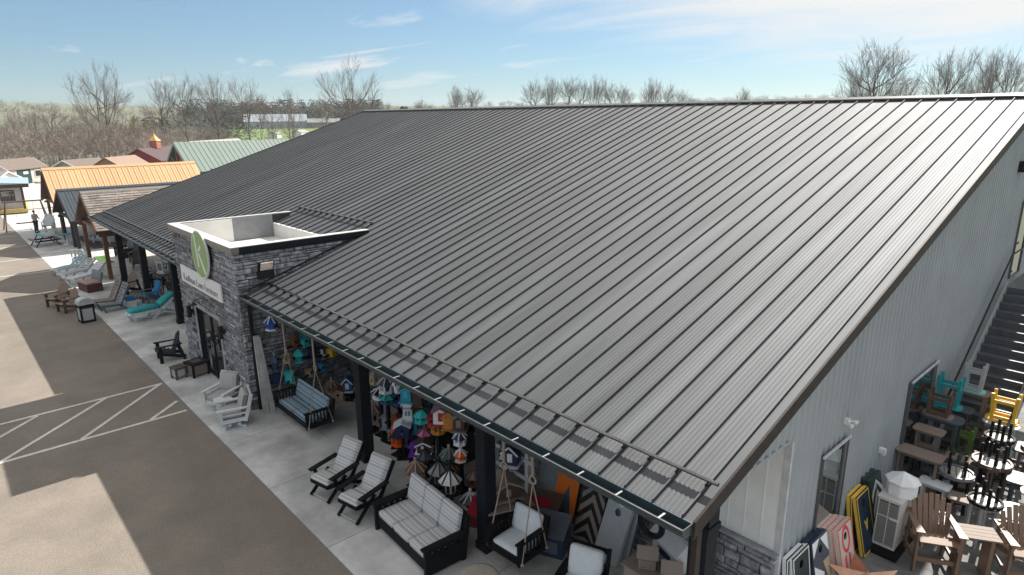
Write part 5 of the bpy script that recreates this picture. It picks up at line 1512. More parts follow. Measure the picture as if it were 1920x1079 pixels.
table('round_table', 'pale blue-grey round table at the right edge of the yard', 'table', mat('pale_blue_top', (.40, .47, .50), .4), .78, .78, .76, (-2.30, -8.70, 0), 0, False, .38, leg=.05)
table('bar_table', 'pale grey bar table carrying the yellow stool', 'table', P_LGREY, .74, .46, 1.28, (-1.32, -11.85, 0), R(4), True, .2)
upturned_stool('bright yellow stool upside down in the sun', P_YELLOW, .56, .70, (-1.30, -12.05, 1.282), R(2), 'upturned stools', P_YELLOW)
table('bar_table', 'navy framed bar table with glass-like top by the right edge', 'table', mat('navy_grey_top', (.045, .06, .08), .35), .9, .6, 1.02, (-2.35, -9.75, 0), R(4), True, .06, mleg=B_NAVYD)
table('bar_table', 'dark brown bar table behind the black stack by the right edge', 'table', P_BROWN, .8, .6, 1.25, (-2.2, -10.9, 0), R(4), True, .06)
upturned_round('dark brown round table upside down on the brown bar table', P_BROWN, .26, .40, (-2.15, -10.9, 1.252), R(20), BK)

for k, (x, y, z, w, m, ms, lab) in enumerate(((-1.75, -11.5, .0, .5, P_BROWN, P_BROWN, 'brown stool lying upside down on the floor behind the black stacks'), (-2.5, -9.2, 1.022, .46, P_DGREY, P_LGREY, 'grey stool upside down on the navy framed table by the right edge'), (-1.0, -12.9, .0, .5, P_RED, P_TAN, 'red stool upside down at the foot of the stairs'), (-1.75, -12.6, .0, .5, P_LGREY, P_WHITE, 'pale grey stool upside down behind the yellow stool'), (-.45, -13.3, .0, .5, P_BROWN, P_TAN, 'brown stool upside down beside the stair foot at the wall'))):
    upturned_stool(lab, m, w, .72, (x, y, z), R(12*k), 'upturned stools', ms)
table('bar_table', 'taupe long table behind the upturned black table near the wall', 'table', P_TAN, .7, .4, .95, (-1.05, -9.95, 0), R(3), True, .08)
table('side_table', 'pale low side table between the cedar chair and the air conditioner', 'table', P_LGREY, .42, .34, .55, (-1.25, -7.75, 0), R(31), False, .05)
# stairs up the gable wall
M_STAIR = mat('dark_steel_stair', (.085, .092, .105), .42, .1, noise=.15, scale=3)
t = thing('outdoor_stairs', 'dark metal staircase with railing climbing the ribbed gable wall', 'staircase', (0, 0, 0))
y0, z0 = -10.95, .0
nst = 20; tr = .285; rs = .183
xa, xb = -.16, -1.46
for k in range(nst):
    y = y0-k*tr; z = (k+1)*rs
    MB().box(xb+.04, xa-.04, y-tr-.03, y, z-.035, z).build('tread', M_STAIR, t)
    MB().box(xb+.04, xa-.04, y-.028, y-.016, z-rs, z-.036).build('riser', M_STAIR, t)
ye, ze = y0-nst*tr, nst*rs
for x in (xa, xb):
    MB().beam((x, y0+.1, .05), (x, ye, ze-.02), .05, .30, (0, 0, 1)).build('stringer', M_GAB if x == xa else M_STAIR, t)
MB().box(xb, xa, ye-2.4, ye, ze-.06, ze).build('landing', M_STAIR, t)
for x in (xa+.02, xb-.02):
    MB().tube([(x, y0, .9), (x, ye, ze+.9), (x, ye-2.3, ze+.92)], .024, 8).build('handrail', BLACKMETAL, t)
for k in range(0, nst+1, 4):
    MB().box(xb-.045, xb-.005, y0-k*tr-.02, y0-k*tr+.02, k*rs, k*rs+.88).build('baluster', M_STAIR, t)
for yy in (ye-.1, ye-1.2, ye-2.3):
    for x in (xb,): MB().box(x-.03, x+.03, yy-.03, yy+.03, .003, ze+.9).build('post', M_STAIR, t)
for yy in (ye-.5, ye-2.0): MB().box(xa-.03, xa+.03, yy-.03, yy+.03, .003, ze-.061).build('post', M_STAIR, t)
# ---------------------------------------------------------------- pavilions and sheds beyond the store
M_POST = mat('stained_post', (.16, .068, .035), .6, noise=.2, scale=6)
M_POSTD = mat('dark_post', (.018, .018, .024), .6, noise=.15)
M_UNDER = mat('stained_boards', (.11, .045, .028), .7, noise=.2, scale=5)
M_UNDERD = mat('dark_boards', (.05, .03, .028), .7, noise=.2, scale=5)
M_SHING = mat('brown_grey_shingle', (.20, .172, .155), .9, noise=.18, scale=9, bump=.5, bscale=60, objr=.26, isl=.3)
M_COPR = mat('copper_orange_steel', (.60, .375, .20), .5, .1, noise=.05, objr=.06)
M_DKM = mat('blue_black_ribbed_steel', (.055, .072, .09), .4, .3, noise=.08, objr=.06)
M_GRNR = mat('pale_green_steel', (.20, .25, .225), .5, .1, noise=.05, objr=.04)
M_GRND2 = mat('deep_green_steel', (.06, .17, .13), .5, .2, noise=.08)

def pavilion(label, cx, half, yf, ln, zt, ze, kind, mroof, mpost, mund, posts, over=.35, depth_posts=2):
    """open gabled pavilion: ridge runs along -Y, gable end faces the car park"""
    t = thing('pavilion', label, 'pavilion', (cx, yf, 0))
    s_ = (zt-ze)/half
    rf = MB().prism([(-half, ze-.03), (0, zt-.03), (half, ze-.03), (half, ze-.16), (0, zt-.18), (-half, ze-.16)], 'y', .0, -ln).build('roof', mund, t)
    lslope = math.hypot(half, zt-ze)
    if kind == 'metal':
        n = int(ln/.40); w = ln/n
        for sgn in (-1, 1):
            m = MB()
            a = [Vector((sgn*half*1.02, 0, ze-.02)), Vector((0, 0, zt))]
            for y0, y1, h in ((0, -.035, .05), (-.035, -.2, .012), (-.2, -.225, .03), (-.225, -w, .012)):
                m.add([a[0]+Vector((0, y0, h)), a[1]+Vector((0, y0, h)), a[1]+Vector((0, y1, h)), a[0]+Vector((0, y1, h)), a[0]+Vector((0, y0, -.02)), a[1]+Vector((0, y0, -.02)), a[1]+Vector((0, y1, -.02)), a[0]+Vector((0, y1, -.02))],
                      [(0, 1, 2, 3), (0, 4, 5, 1), (3, 2, 6, 7), (0, 3, 7, 4)])
            me = m.mesh('roof_panel', mroof)
            for k in range(n): inst('roof_panel', me, rf, (0, -k*w, 0))
        MB().prism([(-.2, zt-.2*s_+.03), (0, zt+.055), (.2, zt-.2*s_+.03), (.2, zt-.2*s_+.06), (0, zt+.085), (-.2, zt-.2*s_+.06)], 'y', .03, -ln-.03).build('ridge_cap', mroof, rf)
    else:
        rows = 16; rl_ = lslope/rows
        rnd = random.Random(4)
        st = MB()
        cnt = 0
        for sgn in (-1, 1):
            d = Vector((-sgn*half, 0, zt-ze)).normalized(); nrm = Vector((sgn*(zt-ze), 0, half)).normalized()
            for r_ in range(rows):
                p0 = Vector((sgn*half, 0, ze)) + d*(r_*rl_)
                y = 0.0
                while y > -ln+.01:
                    w = min(rnd.choice((.3, .42, .55)), ln+y)
                    tk = rnd.uniform(.012, .03)
                    q = [p0+Vector((0, y-.004, 0)), p0+Vector((0, y-w+.004, 0)), p0+d*rl_*1.12+Vector((0, y-w+.004, 0)), p0+d*rl_*1.12+Vector((0, y-.004, 0))]
                    m = MB().add([q[0]-nrm*.02, q[1]-nrm*.02, q[2]-nrm*.02, q[3]-nrm*.02, q[0]+nrm*(tk+.012), q[1]+nrm*(tk+.012), q[2]+nrm*.004, q[3]+nrm*.004], [(4, 5, 6, 7), (0, 1, 5, 4), (1, 2, 6, 5), (3, 0, 4, 7)])
                    y -= w
                    if sgn < 0 and cnt < 290 and r_ >= 2:
                        m.build('shingle', mroof, rf); cnt += 1
                    else:
                        st.add(m.v, m.f)
        o = st.build('shingles', mroof, rf); o['kind'] = 'stuff'
        MB().prism([(-.16, zt-.16*s_+.03), (0, zt+.04), (.16, zt-.16*s_+.03), (.16, zt-.16*s_+.05), (0, zt+.06), (-.16, zt-.16*s_+.05)], 'y', .02, -ln).build('ridge_cap', mroof, rf)
    for sgn in (-1, 1):
        MB().prism([(sgn*half, ze-.2), (0, zt-.22), (0, zt+.0), (sgn*half, ze+.02)], 'y', .005, .05).build('rake_board', mund, t)
    bh = .22
    for x in posts:
        for k in range(depth_posts):
            y = -over-k*(ln-2*over)/max(1, depth_posts-1)
            MB().box(x-.1, x+.1, y-.1, y+.1, .002, ze-.1+bh*.0 if abs(abs(x)-half) < .8 else ze-.1).build('post', mpost, t)
            MB().beam((x, y, ze-.75), (x+(.5 if x < 0 else -.5), y, ze-.16), .09, .10, (0, 1, 0)).build('brace', mpost, t)
    for k in range(depth_posts):
        y = -over-k*(ln-2*over)/max(1, depth_posts-1)
        MB().box(-half+.15, half-.15, y-.08, y+.08, ze-.20, ze-.02).build('tie_beam', mpost, t)
        MB().box(-.08, .08, y-.07, y+.07, ze-.018, zt-.2).build('king_post', mpost, t)
    for x in (posts[0], posts[-1]):
        MB().box(x-.08, x+.08, -ln+.1, -.1, ze-.2+.19*0-.16, ze-.201).build('side_beam', mpost, t)
    return t
pavilion('timber pavilion with brown-grey shingled roof, nearest the store', 39.25, 3.05, 0.0, 11.5, 4.6, 2.75, 'shingle', M_SHING, M_POST, M_UNDER, (-2.7, 2.9), depth_posts=3)
pavilion('dark pavilion with blue-black ribbed metal roof behind the shingled one', 50.2, 3.5, -.3, 10.5, 3.85, 2.1, 'metal', M_DKM, M_POSTD, M_UNDERD, (-2.7, -1.3, 2.4), depth_posts=3)
pavilion('long pavilion with bright copper-orange ribbed metal roof', 57.0, 3.2, -.45, 11.0, 4.95, 2.5, 'metal', M_COPR, M_POST, M_UNDER, (-2.7, 2.7), depth_posts=3)
# red timber hall with pale green roof and a lower lean-to
t = thing('timber_hall', 'red-brown timber hall with pale green metal roof and dark green lean-to', 'hall', (77.5, -15.5, 0))
hw, zt, ze, ln = 5.1, 6.05, 2.95, 22
MB().prism([(-hw+.5, 0), (hw-.5, 0), (hw-.5, ze+.2), (0, zt-.35), (-hw+.5, ze+.2)], 'y', -.9, -ln+.5).build('wall', mat('barn_red_boards', (.17, .035, .03), .7, noise=.15), t)
rf = MB().prism([(-hw, ze), (0, zt), (hw, ze), (hw, ze-.15), (0, zt-.17), (-hw, ze-.15)], 'y', 0, -ln).build('roof', M_GRND2, t)
n = 40; w = ln/n
for sgn in (-1, 1):
    m = MB().prism([(0, 0), (0, .05), (-.06, .05), (-.06, .012), (-w, .012), (-w, 0)], 'x', 0, 1)
    m = MB()
    a, b = Vector((sgn*hw*1.01, 0, ze)), Vector((0, 0, zt+.005))
    for y0, y1, h in ((0, -.06, .055), (-.06, -w, .012)):
        m.add([a+Vector((0, y0, h)), b+Vector((0, y0, h)), b+Vector((0, y1, h)), a+Vector((0, y1, h)), a+Vector((0, y0, -.01)), b+Vector((0, y0, -.01)), b+Vector((0, y1, -.01)), a+Vector((0, y1, -.01))], [(0, 1, 2, 3), (0, 4, 5, 1), (3, 2, 6, 7)])
    me = m.mesh('roof_panel', M_GRNR)
    for k in range(n): inst('roof_panel', me, rf, (0, -k*w, 0))
for sgn in (-1, 1): MB().prism([(sgn*hw, ze-.3), (0, zt-.3), (0, zt+.02), (sgn*hw, ze+.02)], 'y', .005, .06).build('rake_board', M_GRNR, t)
MB().beam((-hw+.5, -.2, ze+.05), (hw-.5, -.2, ze+.05), .2, .25).build('tie_beam', M_POST, t)
MB().beam((0, -.2, ze+.1), (0, -.2, zt-.3), .2, .2, (0, 1, 0)).build('king_post', M_POST, t)
for s in (-1, 1): MB().beam((0, -.2, ze+.3), (s*2.3, -.2, ze+1.55), .18, .2, (0, 1, 0)).build('brace', M_POST, t)
for x in (-4.4, -1.6, 1.6, 4.4): MB().box(x-.12, x+.12, -.32, -.08, 0, ze).build('post', M_POST, t)
MB().box(-4.3, 4.3, -.26, -.16, .9, 1.0).build('railing', M_POST, t)
MB().prism([(-hw-3.4, 2.25), (-hw+.6, 3.25), (-hw+.6, 3.1), (-hw-3.4, 2.1)], 'y', -2.2, -ln+2).build('lean_to_roof', M_GRND2, t)
for k in range(14): MB().beam((-hw-3.42, -2.3-k*1.3, 2.28), (-hw+.6, -2.3-k*1.3, 3.29), .05, .05).build('roof_seam', M_GRND2, t)
for k in range(4): MB().box(-hw-3.2, -hw-3.0, -3-k*5, -2.8-k*5, 0, 2.2).build('lean_to_post', M_POST, t)

def shed(name, label, loc, rz, w, d, hw_, hr, mw, mr, mtrim, extra=None, ridge='x', cat='shed', door=None, windows=()):
    """gabled shed, ridge along local x; front long wall faces local -y"""
    t = thing(name, label, cat, loc, rz)
    MB().prism([(-d/2, 0), (d/2, 0), (d/2, hw_), (0, hr-.06), (-d/2, hw_)], 'x', -w/2, w/2).build('wall', mw, t)
    o = .22; sl = (hr-hw_)/(d/2)
    MB().prism([(-d/2-o, hw_-o*sl), (0, hr), (d/2+o, hw_-o*sl), (d/2+o, hw_-o*sl+.10), (0, hr+.10), (-d/2-o, hw_-o*sl+.10)], 'x', -w/2-o, w/2+o).build('roof', mr, t)
    for s in (-1, 1):
        for q in (-1, 1):
            x = s*(w/2+o)
            MB().prism([(q*(d/2+o), hw_-o*sl-.06), (0, hr-.06), (0, hr+.11), (q*(d/2+o), hw_-o*sl+.11)], 'x', x, x+.04*s).build('rake_board', mtrim, t)
    if door:
        x0, x1, hd, md = door
        MB().box(x0, x1, -d/2-.05, -d/2-.005, .05, hd).build('door', md, t)
    for (x0, x1, z0, z1) in windows:
        f = MB().box(x0, x1, -d/2-.05, -d/2-.005, z0, z1).build('window', mtrim, t)
        MB().box(x0+.07, x1-.07, -d/2-.06, -d/2-.051, z0+.07, z1-.07).build('pane', G_DARK, f)
    return t
M_CREAM = mat('cream_siding', (.56, .52, .46), .7, noise=.05)
M_BRSH = mat('brown_shingle', (.15, .118, .105), .9, noise=.14, scale=6, bump=.4, bscale=40)
M_DGDOOR = mat('deep_green_door', (.018, .055, .055), .5, noise=.05)
M_WTRIM = mat('white_trim', (.66, .66, .65), .5, noise=.03)
M_RBARN = mat('barn_red_siding', (.22, .045, .045), .7, noise=.1)
M_MAROON = mat('dark_maroon_shingle', (.085, .055, .06), .9, noise=.12)
s_ = shed('shed', 'cream shed with brown roof, white trim and dark green door', (110.2, -3.4, 0), R(137), 7.2, 3.6, 2.15, 3.35, M_CREAM, M_BRSH, M_WTRIM)
fr = R(137)
# its dark doors sit on the wall turned to the camera
f = MB().box(-.5, 2.0, 1.805, 1.86, .05, 2.0).build('door', M_DGDOOR, s_)
MB().box(.0, .9, 1.861, 1.868, 1.35, 1.7).build('notice', M_WTRIM, s_)
w_ = MB().box(-2.4, -1.2, 1.805, 1.86, .8, 1.8).build('window', M_WTRIM, s_)
MB().box(-2.3, -1.3, 1.861, 1.87, .9, 1.7).build('pane', G_DARK, w_)
shed('shed', 'low shed with brown shingle roof beside the cream shed', (110.6, -11.5, 0), R(131), 6.6, 3.8, 2.0, 2.95, mat('taupe_siding', (.25, .2, .17), .7), M_BRSH, M_WTRIM)
shed('shed', 'long shed with tan-brown roof behind the copper-orange pavilion', (103.4, -15.2, 0), R(136), 6.6, 4.2, 2.2, 3.45, mat('brown_log_siding', (.22, .12, .07), .7), mat('tan_shingle', (.26, .18, .14), .9, noise=.12), M_POST)
shed('shed', 'small grey-roofed shed in front of the red barn', (93.5, -16.3, 0), R(138), 4.2, 3.4, 2.1, 2.75, M_RBARN, mat('grey_shingle', (.26, .25, .25), .9, noise=.1), M_WTRIM)
t = shed('barn', 'red barn with dark roof and copper capped cupola', (110.2, -21.6, 0), R(136), 9.0, 6.4, 2.6, 4.3, M_RBARN, M_MAROON, M_RBARN, cat='barn')
MB().box(-.75, .45, -.55, .55, 4.2, 5.4).build('cupola', mat('brick_red_wood', (.32, .11, .07), .7), t)
M_CUPC = mat('bright_copper', (.75, .42, .16), .35, .5)
MB().lathe([(.92, 5.4), (.55, 5.7), (.25, 6.05), (.05, 6.5), (.0, 6.7)], 4, c=(-.15, 0), smooth=False, rot=PI/4).build('cupola_roof', M_CUPC, t)
MB().lathe([(.03, 6.6), (.03, 7.1), (.0, 7.15)], 6, c=(-.15, 0)).build('finial', M_CUPC, t)
t = shed('shed', 'white gabled playhouse at the left edge beyond the grey-blue roof', (101.0, -.2, 0), R(225), 4.0, 4.4, 1.3, 2.3, M_WTRIM, mat('grey_shingle', (.26, .25, .25), .9, noise=.1), M_WTRIM)
# flat grey-blue roofed garden room
t = thing('garden_room', 'pale garden room with grey-blue flat roof, brown posts and yellow floor beam', 'garden building', (76.6, 1.5, 0), R(-6))
MB().box(-3.6, 3.2, -2.2, 1.8, .45, 2.5).build('wall', mat('light_grey_siding', (.42, .40, .39), .7, noise=.05), t)
MB().prism([(-2.9, 2.58), (2.4, 3.0), (2.4, 3.22), (-2.9, 2.80)], 'x', -4.3, 3.9).build('roof', mat('pale_blue_steel', (.33, .42, .47), .4, .2, noise=.05), t)
MB().box(-4.32, -4.301, -2.9, 2.4, 2.45, 2.78).build('fascia', M_UNDERD, t)
for y in (-2.3, -.2, 1.9): MB().box(-4.1, -3.9, y-.1, y+.1, .3, 2.6).build('post', M_UNDERD, t)
MB().box(-4.2, 3.4, -2.5, 2.1, .10, .44).build('floor_beam', mat('yellow_lumber', (.48, .36, .12), .7, noise=.15), t)
MB().box(-4.1, 3.3, -2.4, 2.0, .002, .098).build('skid', P_BLACK, t)
for k, y in enumerate((-1.7, -.4, .9)):
    f = MB().box(-3.66, -3.61, y, y+1.1, 1.2, 2.2).build('window', M_UNDERD, t)
    MB().box(-3.675, -3.662, y+.08, y+1.02, 1.28, 2.12).build('pane', G_DARK, f)
t = shed('shed', 'pale long low roof between the copper pavilion and the timber hall', (84.5, -19.0, 0), R(135), 3.4, 3.6, 1.6, 2.2, M_WTRIM, mat('white_steel_roof', (.6, .6, .58), .5), M_WTRIM)
for k, (x, y, l_, w_, h, r_, lab, mr) in enumerate(((124.5, -35.5, 17, 7, 4.9, 133, 'long low building with pinkish grey roof behind the trees', mat('pinkish_shingle', (.34, .29, .28), .9, noise=.06)), (202, -25.8, 9, 9, 5.0, 95, 'tan house with white gable trim among the trees', mat('tan_house_roof', (.3, .27, .22), .9)))):
    shed('house', lab, (x, y, terrain_z(x, y)), R(r_), l_, w_, h-2.3 if k == 0 else 2.6, h, mat('tan_siding', (.44, .40, .32), .7), mr, M_WTRIM, cat='house')
zb = terrain_z(350, -147)
M_BGRY = mat('pale_blue_barn_siding', (.33, .37, .41), .6, noise=.05)
shed('barn', 'big grey-blue metal barn across the meadow', (352, -143, zb-.6), R(247), 32, 15, 4.0, 7.8, M_BGRY, mat('grey_blue_barn_roof', (.28, .32, .36), .5, noise=.05), M_WTRIM, cat='barn', windows=[(-10+k*5, -8.6+k*5, 1.2, 2.6) for k in range(5)])
shed('barn', 'dark grey barn wing right of the big grey-blue barn', (336, -163, zb-.6), R(246), 17, 9, 3.4, 5.4, mat('slate_barn_siding', (.17, .18, .18), .7), mat('slate_barn_roof', (.2, .21, .22), .6), M_WTRIM, cat='barn')
for k, (x, y, l_, lab) in enumerate(((268, -118, 12, 'low pale farm shed on the meadow in front of the big barn'), (262, -104, 6, 'small white farm shed on the meadow'), (288, -74, 5, 'white trailer on the meadow left of the bare trees'))):
    shed('farm_shed', lab, (x, y, terrain_z(x, y)-.2), R(140), l_, 4, 2.0, 3.0, M_WTRIM, mat('grey_shingle', (.26, .25, .25), .9, noise=.1), M_WTRIM, cat='shed')
for k, (az, d, l_, lab) in enumerate(((-47.2, 850, 34, 'far white farmhouse on the ridge above the roof line, left'), (-45.6, 900, 26, 'far dark barn on the ridge beside two bare trees'), (-21.2, 640, 40, 'far white buildings on the left hillside'))):
    x, y = CAM.x+d*math.cos(R(az)), CAM.y+d*math.sin(R(az))
    shed('farmhouse', lab, (x, y, terrain_z(x, y)-.5), R(az+180+90), l_, 12, 5, 9, M_WTRIM if k != 1 else mat('slate_barn_siding', (.17, .18, .18), .7), mat('grey_shingle', (.26, .25, .25), .9, noise=.1), M_WTRIM, cat='farmhouse')

# things on the far concrete: picnic table, swing frame, white chairs, person
t = thing('picnic_table', 'picnic table with pale and turquoise top on the far pavement', 'picnic table', (51.4, .75, 0), R(8))
for k in range(5): MB().box(-.95, .95, -.36+k*.148, -.23+k*.148, .73, .76).build('top_board', P_LGREY if k < 3 else P_TEAL, t)
for s in (-1, 1):
    MB().box(-.95, .95, s*.68-.13, s*.68+.13, .42, .455).build('bench', P_DGREY, t)
    for q in (-1, 1): MB().beam((s*.62, q*.22, .73), (s*.62, q*.72, .0), .05, .10, (1, 0, 0)).build('leg', P_BLACK, t)
    MB().beam((s*.62, -.72, .38), (s*.62, .72, .38), .05, .10).build('cross_bar', P_BLACK, t)
t = thing('pedestal_table', 'white pedestal table beside the picnic table', 'table', (50.6, -.45, 0))
MB().lathe([(.32, .0), (.30, .05), (.08, .12), (.07, .68), (.2, .72)], 12).build('pedestal', P_WHITE, t)
MB().box(-.42, .42, -.42, .42, .72, .76).build('table_top', P_TEAL, t)
t = thing('swing_frame', 'brown steel A-frame swing stand on the far concrete', 'swing frame', (60.6, .75, 0), R(0))
M_BRST = mat('brown_steel', (.12, .075, .06), .5, .2)
for s in (-1, 1):
    for q in (-1, 1): MB().tube([(q*1.0, s*1.5, .0), (q*.12, s*1.15, 2.25)], .05, 6).build('leg', M_BRST, t)
    MB().tube([(-.55, s*1.34, 1.0), (.55, s*1.34, 1.0)], .035, 6).build('brace', M_BRST, t)
MB().tube([(0, -1.35, 2.28), (0, 1.35, 2.28)], .06, 6).build('top_bar', M_BRST, t)
for y in (-.6, .6): MB().tube([(0, y, 2.25), (0, y, .6)], .012, 5).build('chain', STEEL, t)
MB().box(-.22, .22, -.7, .7, .52, .58).build('seat', M_BRST, t)
b0 = adirondack('balcony_chair', 'tall white adirondack chair at the corner of the dark pavilion, front', 'chair', P_WHITE, loc=(55.9, -.1, 0), rz=R(70), lift=.45, group='tall white chairs')
dup(b0, (57.3, -.35, 0), R(75), 'tall white adirondack chair at the corner of the dark pavilion, behind', 'tall white chairs')
for k, (x, y, m, lab) in enumerate(((49.6, -2.0, P_WHITE, 'white chair inside the dark pavilion near the front post'), (48.4, -2.6, P_LGREY, 'pale grey chair in the shade of the dark pavilion'), (40.6, -2.6, P_BROWN, 'brown chair under the shingled pavilion, left'), (38.4, -2.2, P_DGREY, 'dark grey chair under the shingled pavilion, right'), (52.3, -3.0, P_BROWN, 'brown chair deep inside the dark pavilion'))):
    adirondack('adirondack_chair', lab, 'chair', m, loc=(x, y, 0), rz=R(15+20*k))
t = thing('porch_floor', 'low dark timber floor of the dark pavilion', 'deck', (50.2, -3.6, 0))
for k in range(16): MB().box(-2.9, 2.9, 2.2-k*.4-.385, 2.2-k*.4, .003, .14).build('floor_board', mat('dark_floor_board', (.07, .06, .065), .7, noise=.15), t)

# person
def person(loc, rz):
    t = thing('person', 'person in pale grey long-sleeved top and dark trousers standing by the swing frame', 'person', loc, rz)
    def skin(name, V, E_, Rr, m, lv=2):
        me = bpy.data.meshes.new(name); me.from_pydata(V, E_, [])
        o = bpy.data.objects.new(name, me); COL.objects.link(o); o.parent = t
        md = o.modifiers.new('skin', 'SKIN'); md.use_smooth_shade = True
        for i, r_ in enumerate(Rr):
            me.skin_vertices[0].data[i].radius = (r_, r_) if not isinstance(r_, tuple) else r_
        me.skin_vertices[0].data[0].use_root = True
        ss = o.modifiers.new('sub', 'SUBSURF'); ss.levels = lv; ss.render_levels = lv
        me.materials.append(m); return o
    m_skin = mat('skin', (.46, .28, .20), .6, noise=.05)
    body = [(0, 0, .96), (0, -.01, 1.15), (0, 0, 1.36), (0, .01, 1.47), (0, .03, 1.55), (.17, 0, 1.42), (.23, .06, 1.14), (.17, .26, 1.08), (-.17, 0, 1.42), (-.23, .06, 1.14), (-.16, .27, 1.10), (.09, 0, .88), (.10, .02, .48), (.11, -.02, .09), (-.09, 0, .88), (-.12, -.05, .48), (-.14, -.14, .09), (.12, .13, .04), (-.15, .02, .04), (0, .035, 1.66), (.15, .34, 1.09), (-.14, .35, 1.11)]
    ed = [(0, 1), (1, 2), (2, 3), (3, 4), (2, 5), (5, 6), (6, 7), (2, 8), (8, 9), (9, 10), (0, 11), (11, 12), (12, 13), (0, 14), (14, 15), (15, 16), (13, 17), (16, 18), (4, 19), (7, 20), (10, 21)]
    rr = [(.15, .11), (.14, .10), (.17, .11), .07, .055, .062, .045, .035, .062, .045, .035, .088, .062, .042, .088, .062, .042, .035, .035, (.075, .095), (.03, .04), (.03, .04)]
    skin('body', body, ed, rr, m_skin)
    top = [(0, 0, .92), (0, -.01, 1.15), (0, 0, 1.37), (0, .01, 1.47), (.17, 0, 1.42), (.23, .06, 1.14), (.175, .24, 1.085), (-.17, 0, 1.42), (-.23, .06, 1.14), (-.165, .25, 1.105)]
    skin('shirt', top, [(0, 1), (1, 2), (2, 3), (2, 4), (4, 5), (5, 6), (2, 7), (7, 8), (8, 9)], [(.17, .13), (.165, .12), (.19, .125), .075, .078, .06, .048, .078, .06, .048], mat('pale_grey_shirt', (.42, .45, .46), .9, noise=.06))
    leg = [(0, 0, .96), (.09, 0, .88), (.10, .02, .48), (.11, -.02, .09), (-.09, 0, .88), (-.12, -.05, .48), (-.14, -.14, .09)]
    skin('trousers', leg, [(0, 1), (1, 2), (2, 3), (0, 4), (4, 5), (5, 6)], [(.165, .12), .105, .078, .065, .105, .078, .065], mat('dark_trousers', (.03, .035, .045), .9, noise=.1))
    for x, y in ((.12, .07), (-.15, -.05)): cushion_mb(.10, .27, .10, (x, y, .05), r=.045, puff=.0, n=4).build('shoe', P_BLACK, t)
    h = MB(); h.lathe([(.0, 1.60), (.085, 1.63), (.098, 1.68), (.085, 1.745), (.05, 1.775), (.0, 1.78)], 12, c=(0, .01)); h.build('hair', mat('dark_hair', (.02, .016, .014), .6), t)
    n_ = MB(); n_.lathe([(.0, 1.60), (.02, 1.62), (.012, 1.66), (.0, 1.67)], 6, c=(0, .125)); n_.build('nose', m_skin, t)
    for s in (-1, 1):
        e = MB(); e.lathe([(.0, 1.655), (.011, 1.665), (.0, 1.675)], 6, c=(s*.032, .115)); e.build('eye', P_BLACK, t)
        for k in range(4):
            hx = s*.15
            MB().tube([(hx-.025+k*.016, .37, 1.095), (hx-.026+k*.017, .43, 1.085), (hx-.02+k*.014, .455, 1.065)], .0085, 5).build('finger', m_skin, t)
        MB().tube([(hx-s*.03, .345, 1.10), (hx-s*.055, .385, 1.105), (hx-s*.05, .42, 1.10)], .010, 5).build('thumb', m_skin, t)
    return t
person((58.1, .45, 0), R(120))
